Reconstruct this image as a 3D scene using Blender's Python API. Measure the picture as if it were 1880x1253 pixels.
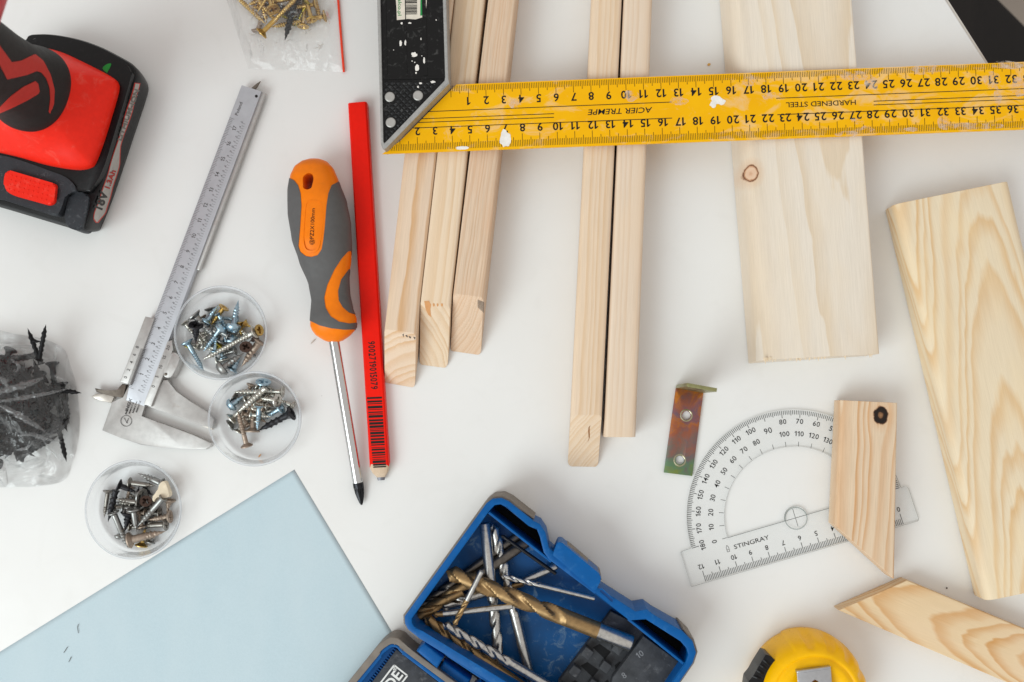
import bpy, bmesh, math, random
from mathutils import Vector, Matrix, noise

for o in list(bpy.data.objects):
    bpy.data.objects.remove(o)
SC = bpy.context.scene
S = 0.01                      # everything below is written in centimetres
rnd = random.Random(7)

# ------------------------------------------------------------------ camera
CAM_H = 59.3                  # cm above the table
FPX, CX, CY = 35 / 36 * 1880, 940.0, 626.5
PLUMB = (1030.0, 745.0)       # where the plumb line under the camera meets the picture
_dn = Vector((PLUMB[0] - CX, -(PLUMB[1] - CY), -FPX)).normalized()
_z = -_dn
_x = (Vector((1, 0, 0)) - _z * _z.x).normalized()
_y = _z.cross(_x)
ROT = Matrix((_x, _y, _z))
cam_data = bpy.data.cameras.new('camera')
cam = bpy.data.objects.new('camera', cam_data)
SC.collection.objects.link(cam)
M4 = ROT.to_4x4()
M4.translation = (0, 0, CAM_H * S)
cam.matrix_world = M4
cam_data.lens, cam_data.sensor_width = 35, 36
cam_data.clip_start, cam_data.clip_end = 0.01, 50
cam_data.dof.use_dof = True
cam_data.dof.focus_distance = 0.585
cam_data.dof.aperture_fstop = 7.1
SC.camera = cam

# ------------------------------------------------------------------ light
world = bpy.data.worlds.new('World')
SC.world = world
world.use_nodes = True
bg = world.node_tree.nodes['Background']
bg.inputs[0].default_value = (1.0, 0.965, 0.925, 1)
bg.inputs[1].default_value = 0.72

def area_light(name, loc, target, size, power, color):
    d = bpy.data.lights.new(name, 'AREA')
    d.shape, d.size, d.size_y = 'RECTANGLE', size[0], size[1]
    d.energy, d.color = power, color
    o = bpy.data.objects.new(name, d)
    SC.collection.objects.link(o)
    o.location = loc
    o.rotation_euler = (Vector(target) - Vector(loc)).to_track_quat('-Z', 'Y').to_euler()
    return o
area_light('window_light', (-2.2, -2.0, 2.6), (0, 0, 0), (2.5, 2.5), 110, (0.885, 0.985, 1.0))
SC.view_settings.view_transform = 'Standard'
SC.view_settings.look = 'None'
SC.view_settings.exposure = -0.02
SC.view_settings.gamma = 1.0
SC.render.engine = 'CYCLES'
SC.cycles.transparent_max_bounces = 24
SC.cycles.max_bounces = 10
SC.render.resolution_x, SC.render.resolution_y = 1024, 682

# ------------------------------------------------------------------ helpers
COL = SC.collection

def W(u, v, z=0.0):
    """point of the place at height z (cm) on the sight line of photograph pixel u, v"""
    d = ROT @ Vector((u - CX, -(v - CY), -FPX))
    t = (z - CAM_H) / d.z
    return Vector((d.x * t, d.y * t, z))

ROTI = ROT.transposed()
def proj(p):
    c = ROTI @ (Vector(p) - Vector((0, 0, CAM_H)))
    return (CX + c.x / -c.z * FPX, CY - c.y / -c.z * FPX)

def Z(off, sc):
    """zoomed-view coordinates to photograph pixels"""
    return lambda pts: [(off[0] + x * sc, off[1] + y * sc) for x, y in pts]

def setp(o, label=None, cat=None, group=None, kind=None):
    if label: o['label'] = label
    if cat: o['category'] = cat
    if group: o['group'] = group
    if kind: o['kind'] = kind
    return o

def thing(name, label, cat, base, group=None):
    o = bpy.data.objects.new(name, None)
    o.empty_display_size = 0.01
    COL.objects.link(o)
    o.location = Vector(base) * S
    o['base'] = list(base)
    return setp(o, label, cat, group)

def root_of(o):
    while o.parent: o = o.parent
    return o

def mesh_obj(name, verts, faces, mat, parent=None, smooth=False, base=None, mats=None, midx=None):
    """verts in world cm; a child is stored relative to its thing's base"""
    if parent is not None:
        b = root_of(parent).location / S
    else:
        b = Vector(base) if base is not None else Vector((0, 0, 0))
    me = bpy.data.meshes.new(name)
    me.from_pydata([tuple((Vector(v) - b) * S) for v in verts], [], faces)
    for m in (mats or [mat]): me.materials.append(m)
    if midx: me.polygons.foreach_set('material_index', midx)
    if smooth is True:
        me.polygons.foreach_set('use_smooth', [True] * len(me.polygons))
    me.update()
    o = bpy.data.objects.new(name, me)
    COL.objects.link(o)
    if parent is not None: o.parent = parent
    else: o.location = b * S
    if smooth not in (True, False): auto_smooth(me, smooth)
    return o

def auto_smooth(me, deg):
    bm = bmesh.new(); bm.from_mesh(me)
    lim = math.radians(deg)
    for f in bm.faces: f.smooth = True
    for e in bm.edges:
        e.smooth = len(e.link_faces) == 2 and e.calc_face_angle(0) < lim
    bm.to_mesh(me); bm.free()

def bm_out(bm, name, mat, parent=None, smooth=30, base=None, mats=None):
    bmesh.ops.recalc_face_normals(bm, faces=bm.faces[:])
    bm.verts.index_update()
    vs = [v.co.copy() for v in bm.verts]
    fs = [[v.index for v in f.verts] for f in bm.faces]
    mi = [f.material_index for f in bm.faces] if mats else None
    bm.free()
    return mesh_obj(name, vs, fs, mat, parent, smooth, base, mats, mi)

def prism_bm(poly, z0, z1, holes=(), bevel=0.0, seg=2, bottom=None, bm=None, side_mat=0):
    """upright prism; poly and holes are lists of (x, y) cm; z may vary through functions"""
    own = bm is None
    bm = bm or bmesh.new()
    zt = z1 if callable(z1) else (lambda x, y: z1)
    zb = z0 if callable(z0) else (lambda x, y: z0)
    loops = [list(poly)] + [list(h) for h in holes]
    tops, bots, te = [], [], []
    for k, lp in enumerate(loops):
        t = [bm.verts.new((p[0], p[1], zt(p[0], p[1]))) for p in lp]
        bl = bottom if (bottom and k == 0) else lp
        b = [bm.verts.new((p[0], p[1], zb(p[0], p[1]))) for p in bl]
        tops.append(t); bots.append(b)
    def cap(ls):
        if len(ls) == 1: return [bm.faces.new(ls[0])]
        es = []
        for l in ls:
            for i in range(len(l)): es.append(bm.edges.new((l[i], l[(i + 1) % len(l)])))
        r = bmesh.ops.triangle_fill(bm, use_beauty=True, use_dissolve=False, edges=es)
        return [g for g in r['geom'] if isinstance(g, bmesh.types.BMFace)]
    cap(tops); cap(bots)
    for t, b in zip(tops, bots):
        n = len(t)
        for i in range(n):
            f = bm.faces.new((t[i], t[(i + 1) % n], b[(i + 1) % n], b[i]))
            f.material_index = side_mat
            if bevel: pass
    if bevel:
        es = []
        for t in tops:
            n = len(t)
            for i in range(n):
                e = bm.edges.get((t[i], t[(i + 1) % n]))
                if e: es.append(e)
        bmesh.ops.bevel(bm, geom=es, offset=bevel, segments=seg, affect='EDGES', profile=0.5, clamp_overlap=True)
    return bm

def px2(pts, z):
    return [tuple(W(u, v, z)[:2]) for u, v in pts]

def plate(name, pts, z0, z1, mat, parent=None, holes=(), bevel=0.0, seg=2, smooth=30, base=None, mats=None, side_mat=0):
    """prism whose top outline is seen at the given photograph pixels"""
    if parent is None and base is None:
        c = sum((W(u, v, z1) for u, v in pts), Vector()) / len(pts); base = (c.x, c.y, z0)
    bm = prism_bm(px2(pts, z1), z0, z1, [px2(h, z1) for h in holes], bevel, seg, side_mat=side_mat)
    return bm_out(bm, name, mat, parent, smooth, base, mats)

def circle_px(cx, cy, r, n=24, a0=0.0):
    return [(cx + r * math.cos(a0 + 2 * math.pi * i / n), cy + r * math.sin(a0 + 2 * math.pi * i / n)) for i in range(n)]

def rounded(pts, r, seg=5):
    """round the corners of a polygon; r is a number or one per corner"""
    out = []
    n = len(pts)
    for i in range(n):
        p0, p, p1 = Vector(pts[i - 1]), Vector(pts[i]), Vector(pts[(i + 1) % n])
        rr = r[i] if isinstance(r, (list, tuple)) else r
        a, b = (p0 - p), (p1 - p)
        if rr <= 0 or a.length < 1e-6 or b.length < 1e-6: out.append(tuple(p)); continue
        d = min(rr, a.length * .48, b.length * .48)
        A, B = p + a.normalized() * d, p + b.normalized() * d
        for k in range(seg + 1):
            t = k / seg
            out.append(tuple(A * (1 - t) ** 2 + p * 2 * t * (1 - t) + B * t * t))
    return out

def smooth_closed(pts, n=6):
    """Catmull-Rom through a closed loop"""
    out = []
    m = len(pts)
    for i in range(m):
        p0, p1, p2, p3 = (Vector(pts[(i + k - 1) % m]) for k in range(4))
        for k in range(n):
            t = k / n
            out.append(tuple(0.5 * ((2 * p1) + (p2 - p0) * t + (2 * p0 - 5 * p1 + 4 * p2 - p3) * t * t + (3 * p1 - p0 - 3 * p2 + p3) * t ** 3)))
    return out

def tube_bm(path, radii, n=12, bm=None, caps=True, flat=None):
    bm = bm or bmesh.new()
    path = [Vector(p) for p in path]
    rings = []
    up = Vector((0, 0, 1))
    for i, p in enumerate(path):
        t = (path[min(i + 1, len(path) - 1)] - path[max(i - 1, 0)]).normalized()
        a = t.cross(up)
        if a.length < 1e-3: a = t.cross(Vector((0, 1, 0)))
        a.normalize(); b = a.cross(t)
        r = radii[i] if isinstance(radii, (list, tuple)) else radii
        rings.append([bm.verts.new(p + a * r * math.cos(2 * math.pi * k / n) + b * r * (flat or 1) * math.sin(2 * math.pi * k / n)) for k in range(n)])
    for r0, r1 in zip(rings, rings[1:]):
        for k in range(n):
            bm.faces.new((r0[k], r0[(k + 1) % n], r1[(k + 1) % n], r1[k]))
    if caps:
        bm.faces.new(rings[0]); bm.faces.new(rings[-1])
    return bm

def lathe_bm(profile, centre, n=48, bm=None):
    """profile: (r, z) pairs round a vertical axis; open profile"""
    bm = bm or bmesh.new()
    rings = []
    for r, z in profile:
        if r < 1e-5: rings.append([bm.verts.new((centre[0], centre[1], z))])
        else: rings.append([bm.verts.new((centre[0] + r * math.cos(2 * math.pi * k / n), centre[1] + r * math.sin(2 * math.pi * k / n), z)) for k in range(n)])
    for a, b in zip(rings, rings[1:]):
        for k in range(n):
            q = []
            for v in (a[k % len(a)], a[(k + 1) % len(a)], b[(k + 1) % len(b)], b[k % len(b)]):
                if v not in q: q.append(v)
            if len(q) > 2: bm.faces.new(q)
    return bm

# ------------------------------------------------------------------ lettering
_glyphs = {}
def glyph(s, bold=0.0):
    key = (s, bold)
    if key not in _glyphs:
        if s.isdigit() and (len(s) > 1 or s == '1'):     # tabular figures, with a flagged 1
            vs, fs, x = [], [], 0.0
            for ch in s:
                if ch == '1':
                    w_ = .155 + bold * 2
                    g = [Vector(p) for p in ((.02, -.5, 0), (.02 + w_, -.5, 0), (.02 + w_, .5, 0), (.02 + w_ * .25, .5, 0), (-.2, .28, 0), (-.2, .14, 0), (.02, .25, 0))]
                    gf, gw = [[0, 1, 2, 3, 6], [3, 4, 5, 6]], .46
                else:
                    v0, gf, w0, h0 = glyph(ch, bold); g = [v / h0 for v in v0]; gw = w0 / h0
                b_ = len(vs)
                vs += [Vector((v.x + x + gw / 2, v.y, 0)) for v in g]; fs += [[b_ + i for i in f] for f in gf]
                x += gw + .14
            vs = [Vector((v.x - (x - .14) / 2, v.y, 0)) for v in vs]
            _glyphs[key] = (vs, fs, x - .14, 1.0)
            return _glyphs[key]
        c = bpy.data.curves.new('t', 'FONT')
        c.body = s; c.size = 1.0; c.align_x = 'CENTER'; c.resolution_u = 3; c.offset = bold
        o = bpy.data.objects.new('t', c)
        me = bpy.data.meshes.new_from_object(o)
        vs = [v.co.copy() for v in me.vertices]
        fs = [list(p.vertices) for p in me.polygons]
        y0 = min(v.y for v in vs); y1 = max(v.y for v in vs)
        x0 = min(v.x for v in vs); x1 = max(v.x for v in vs)
        vs = [Vector((v.x - (x0 + x1) / 2, v.y - (y0 + y1) / 2, 0)) for v in vs]
        _glyphs[key] = (vs, fs, x1 - x0, y1 - y0)
        bpy.data.objects.remove(o); bpy.data.curves.remove(c); bpy.data.meshes.remove(me)
    return _glyphs[key]

class Print:
    """flat print collected into one mesh"""
    def __init__(s): s.v, s.f = [], []
    def text(s, txt, c, right, height, width=None, shear=0.0, bold=.012):
        """c: centre (Vector), right: reading direction; height of the letters in cm"""
        vs, fs, w, h = glyph(txt, bold)
        k = height / h
        kx = (width / w) if width else k
        r = Vector(right).normalized(); up = Vector((-r.y, r.x, 0))
        r = Vector((r.x, r.y, 0))
        b = len(s.v)
        for v in vs: s.v.append(Vector(c) + r * (v.x * kx + shear * v.y * k) + up * v.y * k)
        for f in fs: s.f.append([b + i for i in f])
    def bar(s, a, b, w):
        a, b = Vector(a), Vector(b)
        d = (b - a); n = Vector((-d.y, d.x, 0)).normalized() * w / 2
        i = len(s.v)
        s.v += [a - n, b - n, b + n, a + n]
        s.f.append([i, i + 1, i + 2, i + 3])
    def poly(s, pts):
        i = len(s.v); s.v += [Vector(p) for p in pts]; s.f.append(list(range(i, i + len(pts))))
    def out(s, name, mat, parent):
        return setp(mesh_obj(name, s.v, s.f, mat, parent), kind='stuff')

# ------------------------------------------------------------------ materials
def lin(c):
    return tuple(((x / 255) / 12.92 if x / 255 <= .04045 else ((x / 255 + .055) / 1.055) ** 2.4) for x in c) + (1,)

class NT:
    def __init__(s, name):
        s.m = bpy.data.materials.new(name); s.m.use_nodes = True
        s.t = s.m.node_tree; s.b = s.t.nodes['Principled BSDF']; s.out = s.t.nodes['Material Output']
    def n(s, typ, **kw):
        x = s.t.nodes.new(typ)
        for k, v in kw.items(): setattr(x, k, v)
        return x
    def lk(s, a, b): s.t.links.new(a, b)
    def put(s, inp, v):
        if isinstance(v, bpy.types.NodeSocket): s.lk(v, inp)
        else: inp.default_value = v
    def math(s, op, a, b=0.0, c=None):
        x = s.n('ShaderNodeMath', operation=op)
        s.put(x.inputs[0], a); s.put(x.inputs[1], b)
        if c is not None: s.put(x.inputs[2], c)
        return x.outputs[0]
    def obj(s, scale=100.0):
        tc = s.n('ShaderNodeTexCoord')
        v = s.n('ShaderNodeVectorMath', operation='SCALE')
        s.lk(tc.outputs['Object'], v.inputs[0]); v.inputs['Scale'].default_value = scale
        return v.outputs[0]
    def vmul(s, vec, m):
        v = s.n('ShaderNodeVectorMath', operation='MULTIPLY')
        s.lk(vec, v.inputs[0]); v.inputs[1].default_value = m
        return v.outputs[0]
    def noise(s, vec, scale, detail=3.0, rough=.55, dist=0.0):
        x = s.n('ShaderNodeTexNoise')
        if vec is not None: s.lk(vec, x.inputs['Vector'])
        x.inputs['Scale'].default_value = scale; x.inputs['Detail'].default_value = detail
        x.inputs['Roughness'].default_value = rough; x.inputs['Distortion'].default_value = dist
        return x.outputs['Fac']
    def ramp(s, fac, stops):
        x = s.n('ShaderNodeValToRGB'); s.put(x.inputs[0], fac)
        e = x.color_ramp.elements
        while len(e) < len(stops): e.new(0.5)
        for el, (p, c) in zip(e, stops): el.position = p; el.color = c if len(c) == 4 else lin(c)
        return x.outputs[0]
    def mix(s, fac, a, b, mode='MIX'):
        x = s.n('ShaderNodeMix', data_type='RGBA', blend_type=mode)
        s.put(x.inputs[0], fac); s.put(x.inputs[6], a); s.put(x.inputs[7], b)
        return x.outputs[2]
    def bump(s, h, strength, dist=0.001):
        x = s.n('ShaderNodeBump'); s.lk(h, x.inputs['Height'])
        x.inputs['Strength'].default_value = strength; x.inputs['Distance'].default_value = dist
        s.lk(x.outputs[0], s.b.inputs['Normal'])

def plain(name, rgb, rough=.5, metal=0.0, var=.08, scale=3.0, bump=0.0, spec=.25, coat=0.0, dirt=None, dirt_amt=.35, dirt_scale=4.0, bscale=None):
    """one colour with faint mottling, optional scuffs of another colour"""
    k = NT(name)
    v = k.obj()
    c = lin(rgb)
    n1 = k.noise(v, scale, 4)
    lo = tuple(x * (1 - var) for x in c[:3]) + (1,)
    hi = tuple(min(1, x * (1 + var)) for x in c[:3]) + (1,)
    col = k.ramp(n1, [(.3, lo), (.7, hi)])
    if dirt:
        d = k.noise(v, dirt_scale, 6, .7, .6)
        f = k.ramp(d, [(.56, (0, 0, 0, 1)), (.72, (1, 1, 1, 1))])
        col = k.mix(k.math('MULTIPLY', f, dirt_amt), col, lin(dirt))
    k.lk(col, k.b.inputs['Base Color'])
    k.b.inputs['Roughness'].default_value = rough
    r = k.noise(v, scale * 2.3, 3)
    k.lk(k.math('MULTIPLY_ADD', r, .16, rough - .08), k.b.inputs['Roughness'])
    k.b.inputs['Metallic'].default_value = metal
    k.b.inputs['Specular IOR Level'].default_value = spec if metal < .3 else .5
    k.b.inputs['Coat Weight'].default_value = coat
    if bump: k.bump(k.noise(v, bscale or scale * 8, 3), bump, .0004)
    return k.m

def wood_mat(name, light, dark, spacing=.25, pith=(0, -4), slope=(0, 0), wob=.5, contrast=1.0, knots=(), fibre=.25, lw=.8, seed=0.0, bow=0.0, tint=None):
    """pine: growth rings round a (tilted) pith line, in the board's own axes (cm, y along the grain)"""
    k = NT(name)
    v = k.obj()
    off = k.n('ShaderNodeVectorMath', operation='ADD'); k.lk(v, off.inputs[0]); off.inputs[1].default_value = (seed, seed * 2.3, seed * .7)
    vo = off.outputs[0]
    sep = k.n('ShaderNodeSeparateXYZ'); k.lk(v, sep.inputs[0])
    x, y, z = sep.outputs
    n1 = k.noise(k.vmul(vo, (.35, .07, .35)), 1.0, 2, .5)
    n2 = k.noise(k.vmul(vo, (1.6, .3, 1.6)), 1.0, 2, .5)
    X = k.math('SUBTRACT', k.math('SUBTRACT', x, pith[0]), k.math('MULTIPLY', y, slope[0]))
    Zc = k.math('SUBTRACT', k.math('SUBTRACT', z, pith[1]), k.math('MULTIPLY', y, slope[1]))
    if bow:
        X = k.math('ADD', X, k.math('MULTIPLY', k.math('MULTIPLY', y, y), bow))
    X = k.math('ADD', X, k.math('MULTIPLY', k.math('SUBTRACT', n1, .5), wob * 3))
    r = k.math('SQRT', k.math('ADD', k.math('MULTIPLY', X, X), k.math('MULTIPLY', Zc, Zc)))
    r = k.math('ADD', r, k.math('MULTIPLY', k.math('SUBTRACT', n2, .5), wob * .55))
    masks = []
    for kx, ky, kr, *_st in knots:
        dx = k.math('SUBTRACT', x, kx); dy = k.math('MULTIPLY', k.math('SUBTRACT', y, ky), .8)
        d2 = k.math('ADD', k.math('MULTIPLY', dx, dx), k.math('MULTIPLY', dy, dy))
        g = k.math('POWER', 2.718, k.math('MULTIPLY', d2, -1 / (kr * 2.6) ** 2))
        sgn = k.math('MULTIPLY', k.math('TANH', k.math('MULTIPLY', dx, 3 / kr)), kr * .9)
        r = k.math('ADD', r, k.math('MULTIPLY', g, sgn))
        dd = k.math('ADD', k.math('SQRT', d2), k.math('MULTIPLY', k.math('SUBTRACT', k.noise(v, 4, 3), .5), kr * .5))
        masks.append((dd, kr, bool(_st and _st[0])))
    q = k.math('DIVIDE', r, spacing)
    q = k.math('ADD', q, k.math('MULTIPLY', k.noise(None, 1.0) if False else k.math('SINE', k.math('MULTIPLY', q, 1.7)), .35))
    f = k.math('FRACT', q)
    ringv = k.n('ShaderNodeTexWhiteNoise', noise_dimensions='1D')
    k.lk(k.math('FLOOR', q), ringv.inputs['W'])
    amt = k.math('MULTIPLY_ADD', ringv.outputs['Value'], .55, .45)
    m = k.ramp(f, [(0.0, (.0, .0, .0, 1)), (lw * .45, (.12, .12, .12, 1)), (lw, (.9, .9, .9, 1)), (min(.97, lw + .1), (1, 1, 1, 1)), (1.0, (.0, .0, .0, 1))])
    fib = k.noise(k.vmul(vo, (26, .55, 26)), 1.0, 3, .6)
    fac = k.math('MULTIPLY', k.math('MULTIPLY', m, amt), contrast)
    col = k.mix(fac, lin(light), lin(dark))
    fr = k.ramp(fib, [(.3, (1 - fibre, 1 - fibre, 1 - fibre * 1.05, 1)), (.7, (1, 1, 1, 1))])
    col = k.mix(1.0, col, fr, 'MULTIPLY')
    blot = k.noise(k.vmul(vo, (.5, .15, .5)), 1.0, 3)
    t = tint or (226, 200, 170)
    col = k.mix(k.math('MULTIPLY', k.ramp(blot, [(.45, (0, 0, 0, 1)), (.7, (1, 1, 1, 1))]), .35), col, lin(t))
    for dd, kr, blackk in masks:
        halo = k.ramp(k.math('DIVIDE', dd, kr), [(.0, (1, 1, 1, 1)), (.5, (1, 1, 1, 1)), (1.0, (0, 0, 0, 1))])
        col = k.mix(k.math('MULTIPLY', k.ramp(k.math('DIVIDE', dd, kr * 2.4), [(.25, (1, 1, 1, 1)), (1, (0, 0, 0, 1))]), .45), col, lin((206, 150, 96)))
        ring = k.ramp(k.math('DIVIDE', dd, kr * 1.25), ([(.0, (150, 110, 76)), (.25, (120, 84, 56)), (.36, (40, 24, 16)), (.6, (24, 14, 10)), (.8, (30, 18, 12)), (.9, (96, 56, 30))] if blackk else [(.0, (196, 150, 118)), (.3, (216, 182, 154)), (.6, (220, 188, 160)), (.74, (186, 138, 104)), (.84, (96, 58, 38)), (.92, (150, 104, 70))]))
        col = k.mix(k.ramp(k.math('DIVIDE', dd, kr * 1.25), [(.86, (1, 1, 1, 1)), (1, (0, 0, 0, 1))]), col, ring)
    k.lk(col, k.b.inputs['Base Color'])
    k.b.inputs['Roughness'].default_value = .58
    k.b.inputs['Specular IOR Level'].default_value = .3
    k.bump(k.math('ADD', fib, k.math('MULTIPLY', m, .3)), .35, .0003)
    return k.m

def clear_mat(name, haze=.1, tint=(1, 1, 1), rough=.08, gloss=1.0, edge=None, hz_col=(240, 243, 245), crumple=0.0, cscale=1.0, floor=0.0):
    """thin clear plastic: see-through with a sheen at grazing angles and a little milkiness"""
    k = NT(name)
    tr = k.n('ShaderNodeBsdfTransparent'); tr.inputs[0].default_value = tuple(tint) + (1,)
    gl = k.n('ShaderNodeBsdfGlossy'); gl.inputs['Roughness'].default_value = rough
    df = k.n('ShaderNodeBsdfDiffuse'); df.inputs[0].default_value = lin(hz_col)
    tl = k.n('ShaderNodeBsdfTranslucent'); tl.inputs[0].default_value = lin(hz_col)
    dt = k.n('ShaderNodeMixShader'); dt.inputs[0].default_value = .5; k.lk(df.outputs[0], dt.inputs[1]); k.lk(tl.outputs[0], dt.inputs[2])
    m1 = k.n('ShaderNodeMixShader'); k.lk(tr.outputs[0], m1.inputs[1]); k.lk(dt.outputs[0], m1.inputs[2])
    lw = k.n('ShaderNodeLayerWeight'); lw.inputs['Blend'].default_value = .35
    k.lk(k.math('MULTIPLY_ADD', k.math('POWER', lw.outputs['Facing'], 2.0), edge if edge is not None else haze * 1.5, haze), m1.inputs[0])
    fr = k.n('ShaderNodeFresnel'); fr.inputs[0].default_value = 1.45
    geo = k.n('ShaderNodeNewGeometry')
    front = k.math('SUBTRACT', 1.0, geo.outputs['Backfacing'])
    lf = k.n('ShaderNodeLayerWeight'); lf.inputs['Blend'].default_value = .15
    m2 = k.n('ShaderNodeMixShader'); k.lk(k.math('MULTIPLY_ADD', lf.outputs['Fresnel'], gloss, floor), m2.inputs[0])
    if crumple:
        v = k.obj()
        nz = k.n('ShaderNodeTexNoise'); k.lk(v, nz.inputs['Vector']); nz.inputs['Scale'].default_value = .8 * cscale
        ad = k.n('ShaderNodeVectorMath', operation='ADD'); k.lk(v, ad.inputs[0]); k.lk(nz.outputs['Color'], ad.inputs[1])
        vo = k.n('ShaderNodeTexVoronoi'); k.lk(ad.outputs[0], vo.inputs['Vector']); vo.inputs['Scale'].default_value = cscale
        vo2 = k.n('ShaderNodeTexVoronoi'); k.lk(ad.outputs[0], vo2.inputs['Vector']); vo2.inputs['Scale'].default_value = cscale * 2.7
        hh = k.math('ADD', vo.outputs['Distance'], k.math('MULTIPLY', vo2.outputs['Distance'], .3))
        bp = k.n('ShaderNodeBump'); k.lk(hh, bp.inputs['Height']); bp.inputs['Strength'].default_value = 1.0; bp.inputs['Distance'].default_value = crumple
        k.lk(bp.outputs[0], gl.inputs['Normal']); k.lk(bp.outputs[0], lf.inputs['Normal']); k.lk(bp.outputs[0], lw.inputs['Normal'])
    k.lk(m1.outputs[0], m2.inputs[1]); k.lk(gl.outputs[0], m2.inputs[2])
    k.lk(m2.outputs[0], k.out.inputs['Surface'])
    return k.m

M = {}
M['black'] = plain('black_plastic', (13, 13, 15), .34, bump=.1, spec=.3, dirt=(92, 92, 94), dirt_amt=.12)
M['black_rubber'] = plain('black_rubber', (37, 36, 35), .6, bump=.3, bscale=40)
M['ink'] = plain('black_ink', (24, 22, 20), .6)
M['ink_soft'] = plain('grey_ink', (86, 84, 84), .6)
M['ruler_ink'] = plain('ruler_ink', (40, 28, 8), .6)
M['steel'] = plain('brushed_steel', (186, 187, 190), .36, 1.0, .06, 5)
M['steel_dark'] = plain('worn_steel', (120, 112, 104), .42, 1.0, .2, 6)
M['satin'] = plain('satin_chrome', (190, 192, 198), .5, .6, .05, 2)
M['chrome'] = plain('chrome', (205, 205, 205), .12, 1.0, .02)
M['white_print'] = plain('white_print', (225, 225, 222), .6)
# ------------------------------------------------------------------ setting: table, floor, bench
def table_mat():
    k = NT('white_laminate')
    v = k.obj()
    n = k.noise(v, .09, 3)
    col = k.ramp(n, [(.3, (227, 226, 224)), (.7, (231, 231, 230))])
    vo = k.n('ShaderNodeTexVoronoi'); k.lk(v, vo.inputs['Vector']); vo.inputs['Scale'].default_value = .42
    sp = k.n('ShaderNodeSeparateColor'); k.lk(vo.outputs['Color'], sp.inputs[0])
    rad = k.math('MULTIPLY', k.math('POWER', sp.outputs[0], 6), .028)
    spot = k.math('LESS_THAN', k.math('DIVIDE', vo.outputs['Distance'], .42), rad)
    col = k.mix(k.math('MULTIPLY', spot, .7), col, lin((120, 112, 104)))
    sm = k.noise(v, .5, 5, .6, 1.0)
    col = k.mix(k.math('MULTIPLY', k.ramp(sm, [(.55, (0, 0, 0, 1)), (.75, (1, 1, 1, 1))]), .10), col, lin((205, 203, 198)))
    k.lk(col, k.b.inputs['Base Color'])
    k.lk(k.math('MULTIPLY_ADD', k.noise(v, .8, 5), .22, .28), k.b.inputs['Roughness'])
    k.b.inputs['Specular IOR Level'].default_value = .4
    k.bump(k.noise(v, 9, 2), .04, .0002)
    return k.m
M['table'] = table_mat()
e0, e1 = W(1737, 0), W(1812, 118)
ed = (e1 - e0).normalized()
A, B = e0 - ed * 40, e0 + ed * 50
tp = [(-75, -60), (B.x, -60) if False else (B.x, B.y), (A.x, A.y), (-75, A.y)]
tp = [(-75, -60), (B.x + 0.0, -60), (B.x, B.y), (A.x, A.y), (-75, A.y)]
table = bm_out(prism_bm(tp, -2.6, 0.0, bevel=.12, seg=3), 'table_top', M['table'], smooth=40)
setp(table, 'white laminate table top under all the tools', kind='structure')
nrm = Vector((-ed.y, ed.x, 0)); nrm = nrm if nrm.x > 0 else -nrm
strip = [A + nrm * .02, B + nrm * .02, B + nrm * .16, A + nrm * .16]
setp(bm_out(prism_bm([(p.x, p.y) for p in strip], -2.5, -.14), 'edge_band', plain('edge_band', (206, 200, 192), .5), table, smooth=False), kind='structure')
fl = mesh_obj('floor', [(-250, -250, -73), (250, -250, -73), (250, 250, -73), (-250, 250, -73)], [[0, 1, 2, 3]], plain('floor_lino', (158, 148, 138), .6, scale=.05))
setp(fl, 'grey floor far below the table edge', kind='structure')
# dark bench beyond the table edge
bz = -26.0
d0, d1 = W(1838, 0, bz), W(1880, 42, bz)
dd = (d1 - d0).normalized(); dn = Vector((-dd.y, dd.x, 0)); dn = dn if dn.x > 0 else -dn
bench = thing('dark_bench', 'blackish brown wooden bench beyond the corner of the white table', 'bench', (d0.x, d0.y, -73))
bc = [d0 - dd * 45, d0 + dd * 60, d0 + dd * 60 - dn * 34, d0 - dd * 45 - dn * 34]
m_dk = wood_mat('dark_stained_wood', (30, 25, 23), (20, 16, 15), .6, (3, -5), wob=.6, tint=(34, 28, 25))
bm_out(prism_bm([(p.x, p.y) for p in bc], bz - 4, bz, bevel=.4), 'seat', m_dk, bench)
for i in range(4):
    c = bc[i] + (sum(bc, Vector()) / 4 - bc[i]) * .12
    bm_out(prism_bm([(c.x - 2, c.y - 2), (c.x + 2, c.y - 2), (c.x + 2, c.y + 2), (c.x - 2, c.y + 2)], -73, bz - 4.02), 'leg', m_dk, bench)

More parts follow.
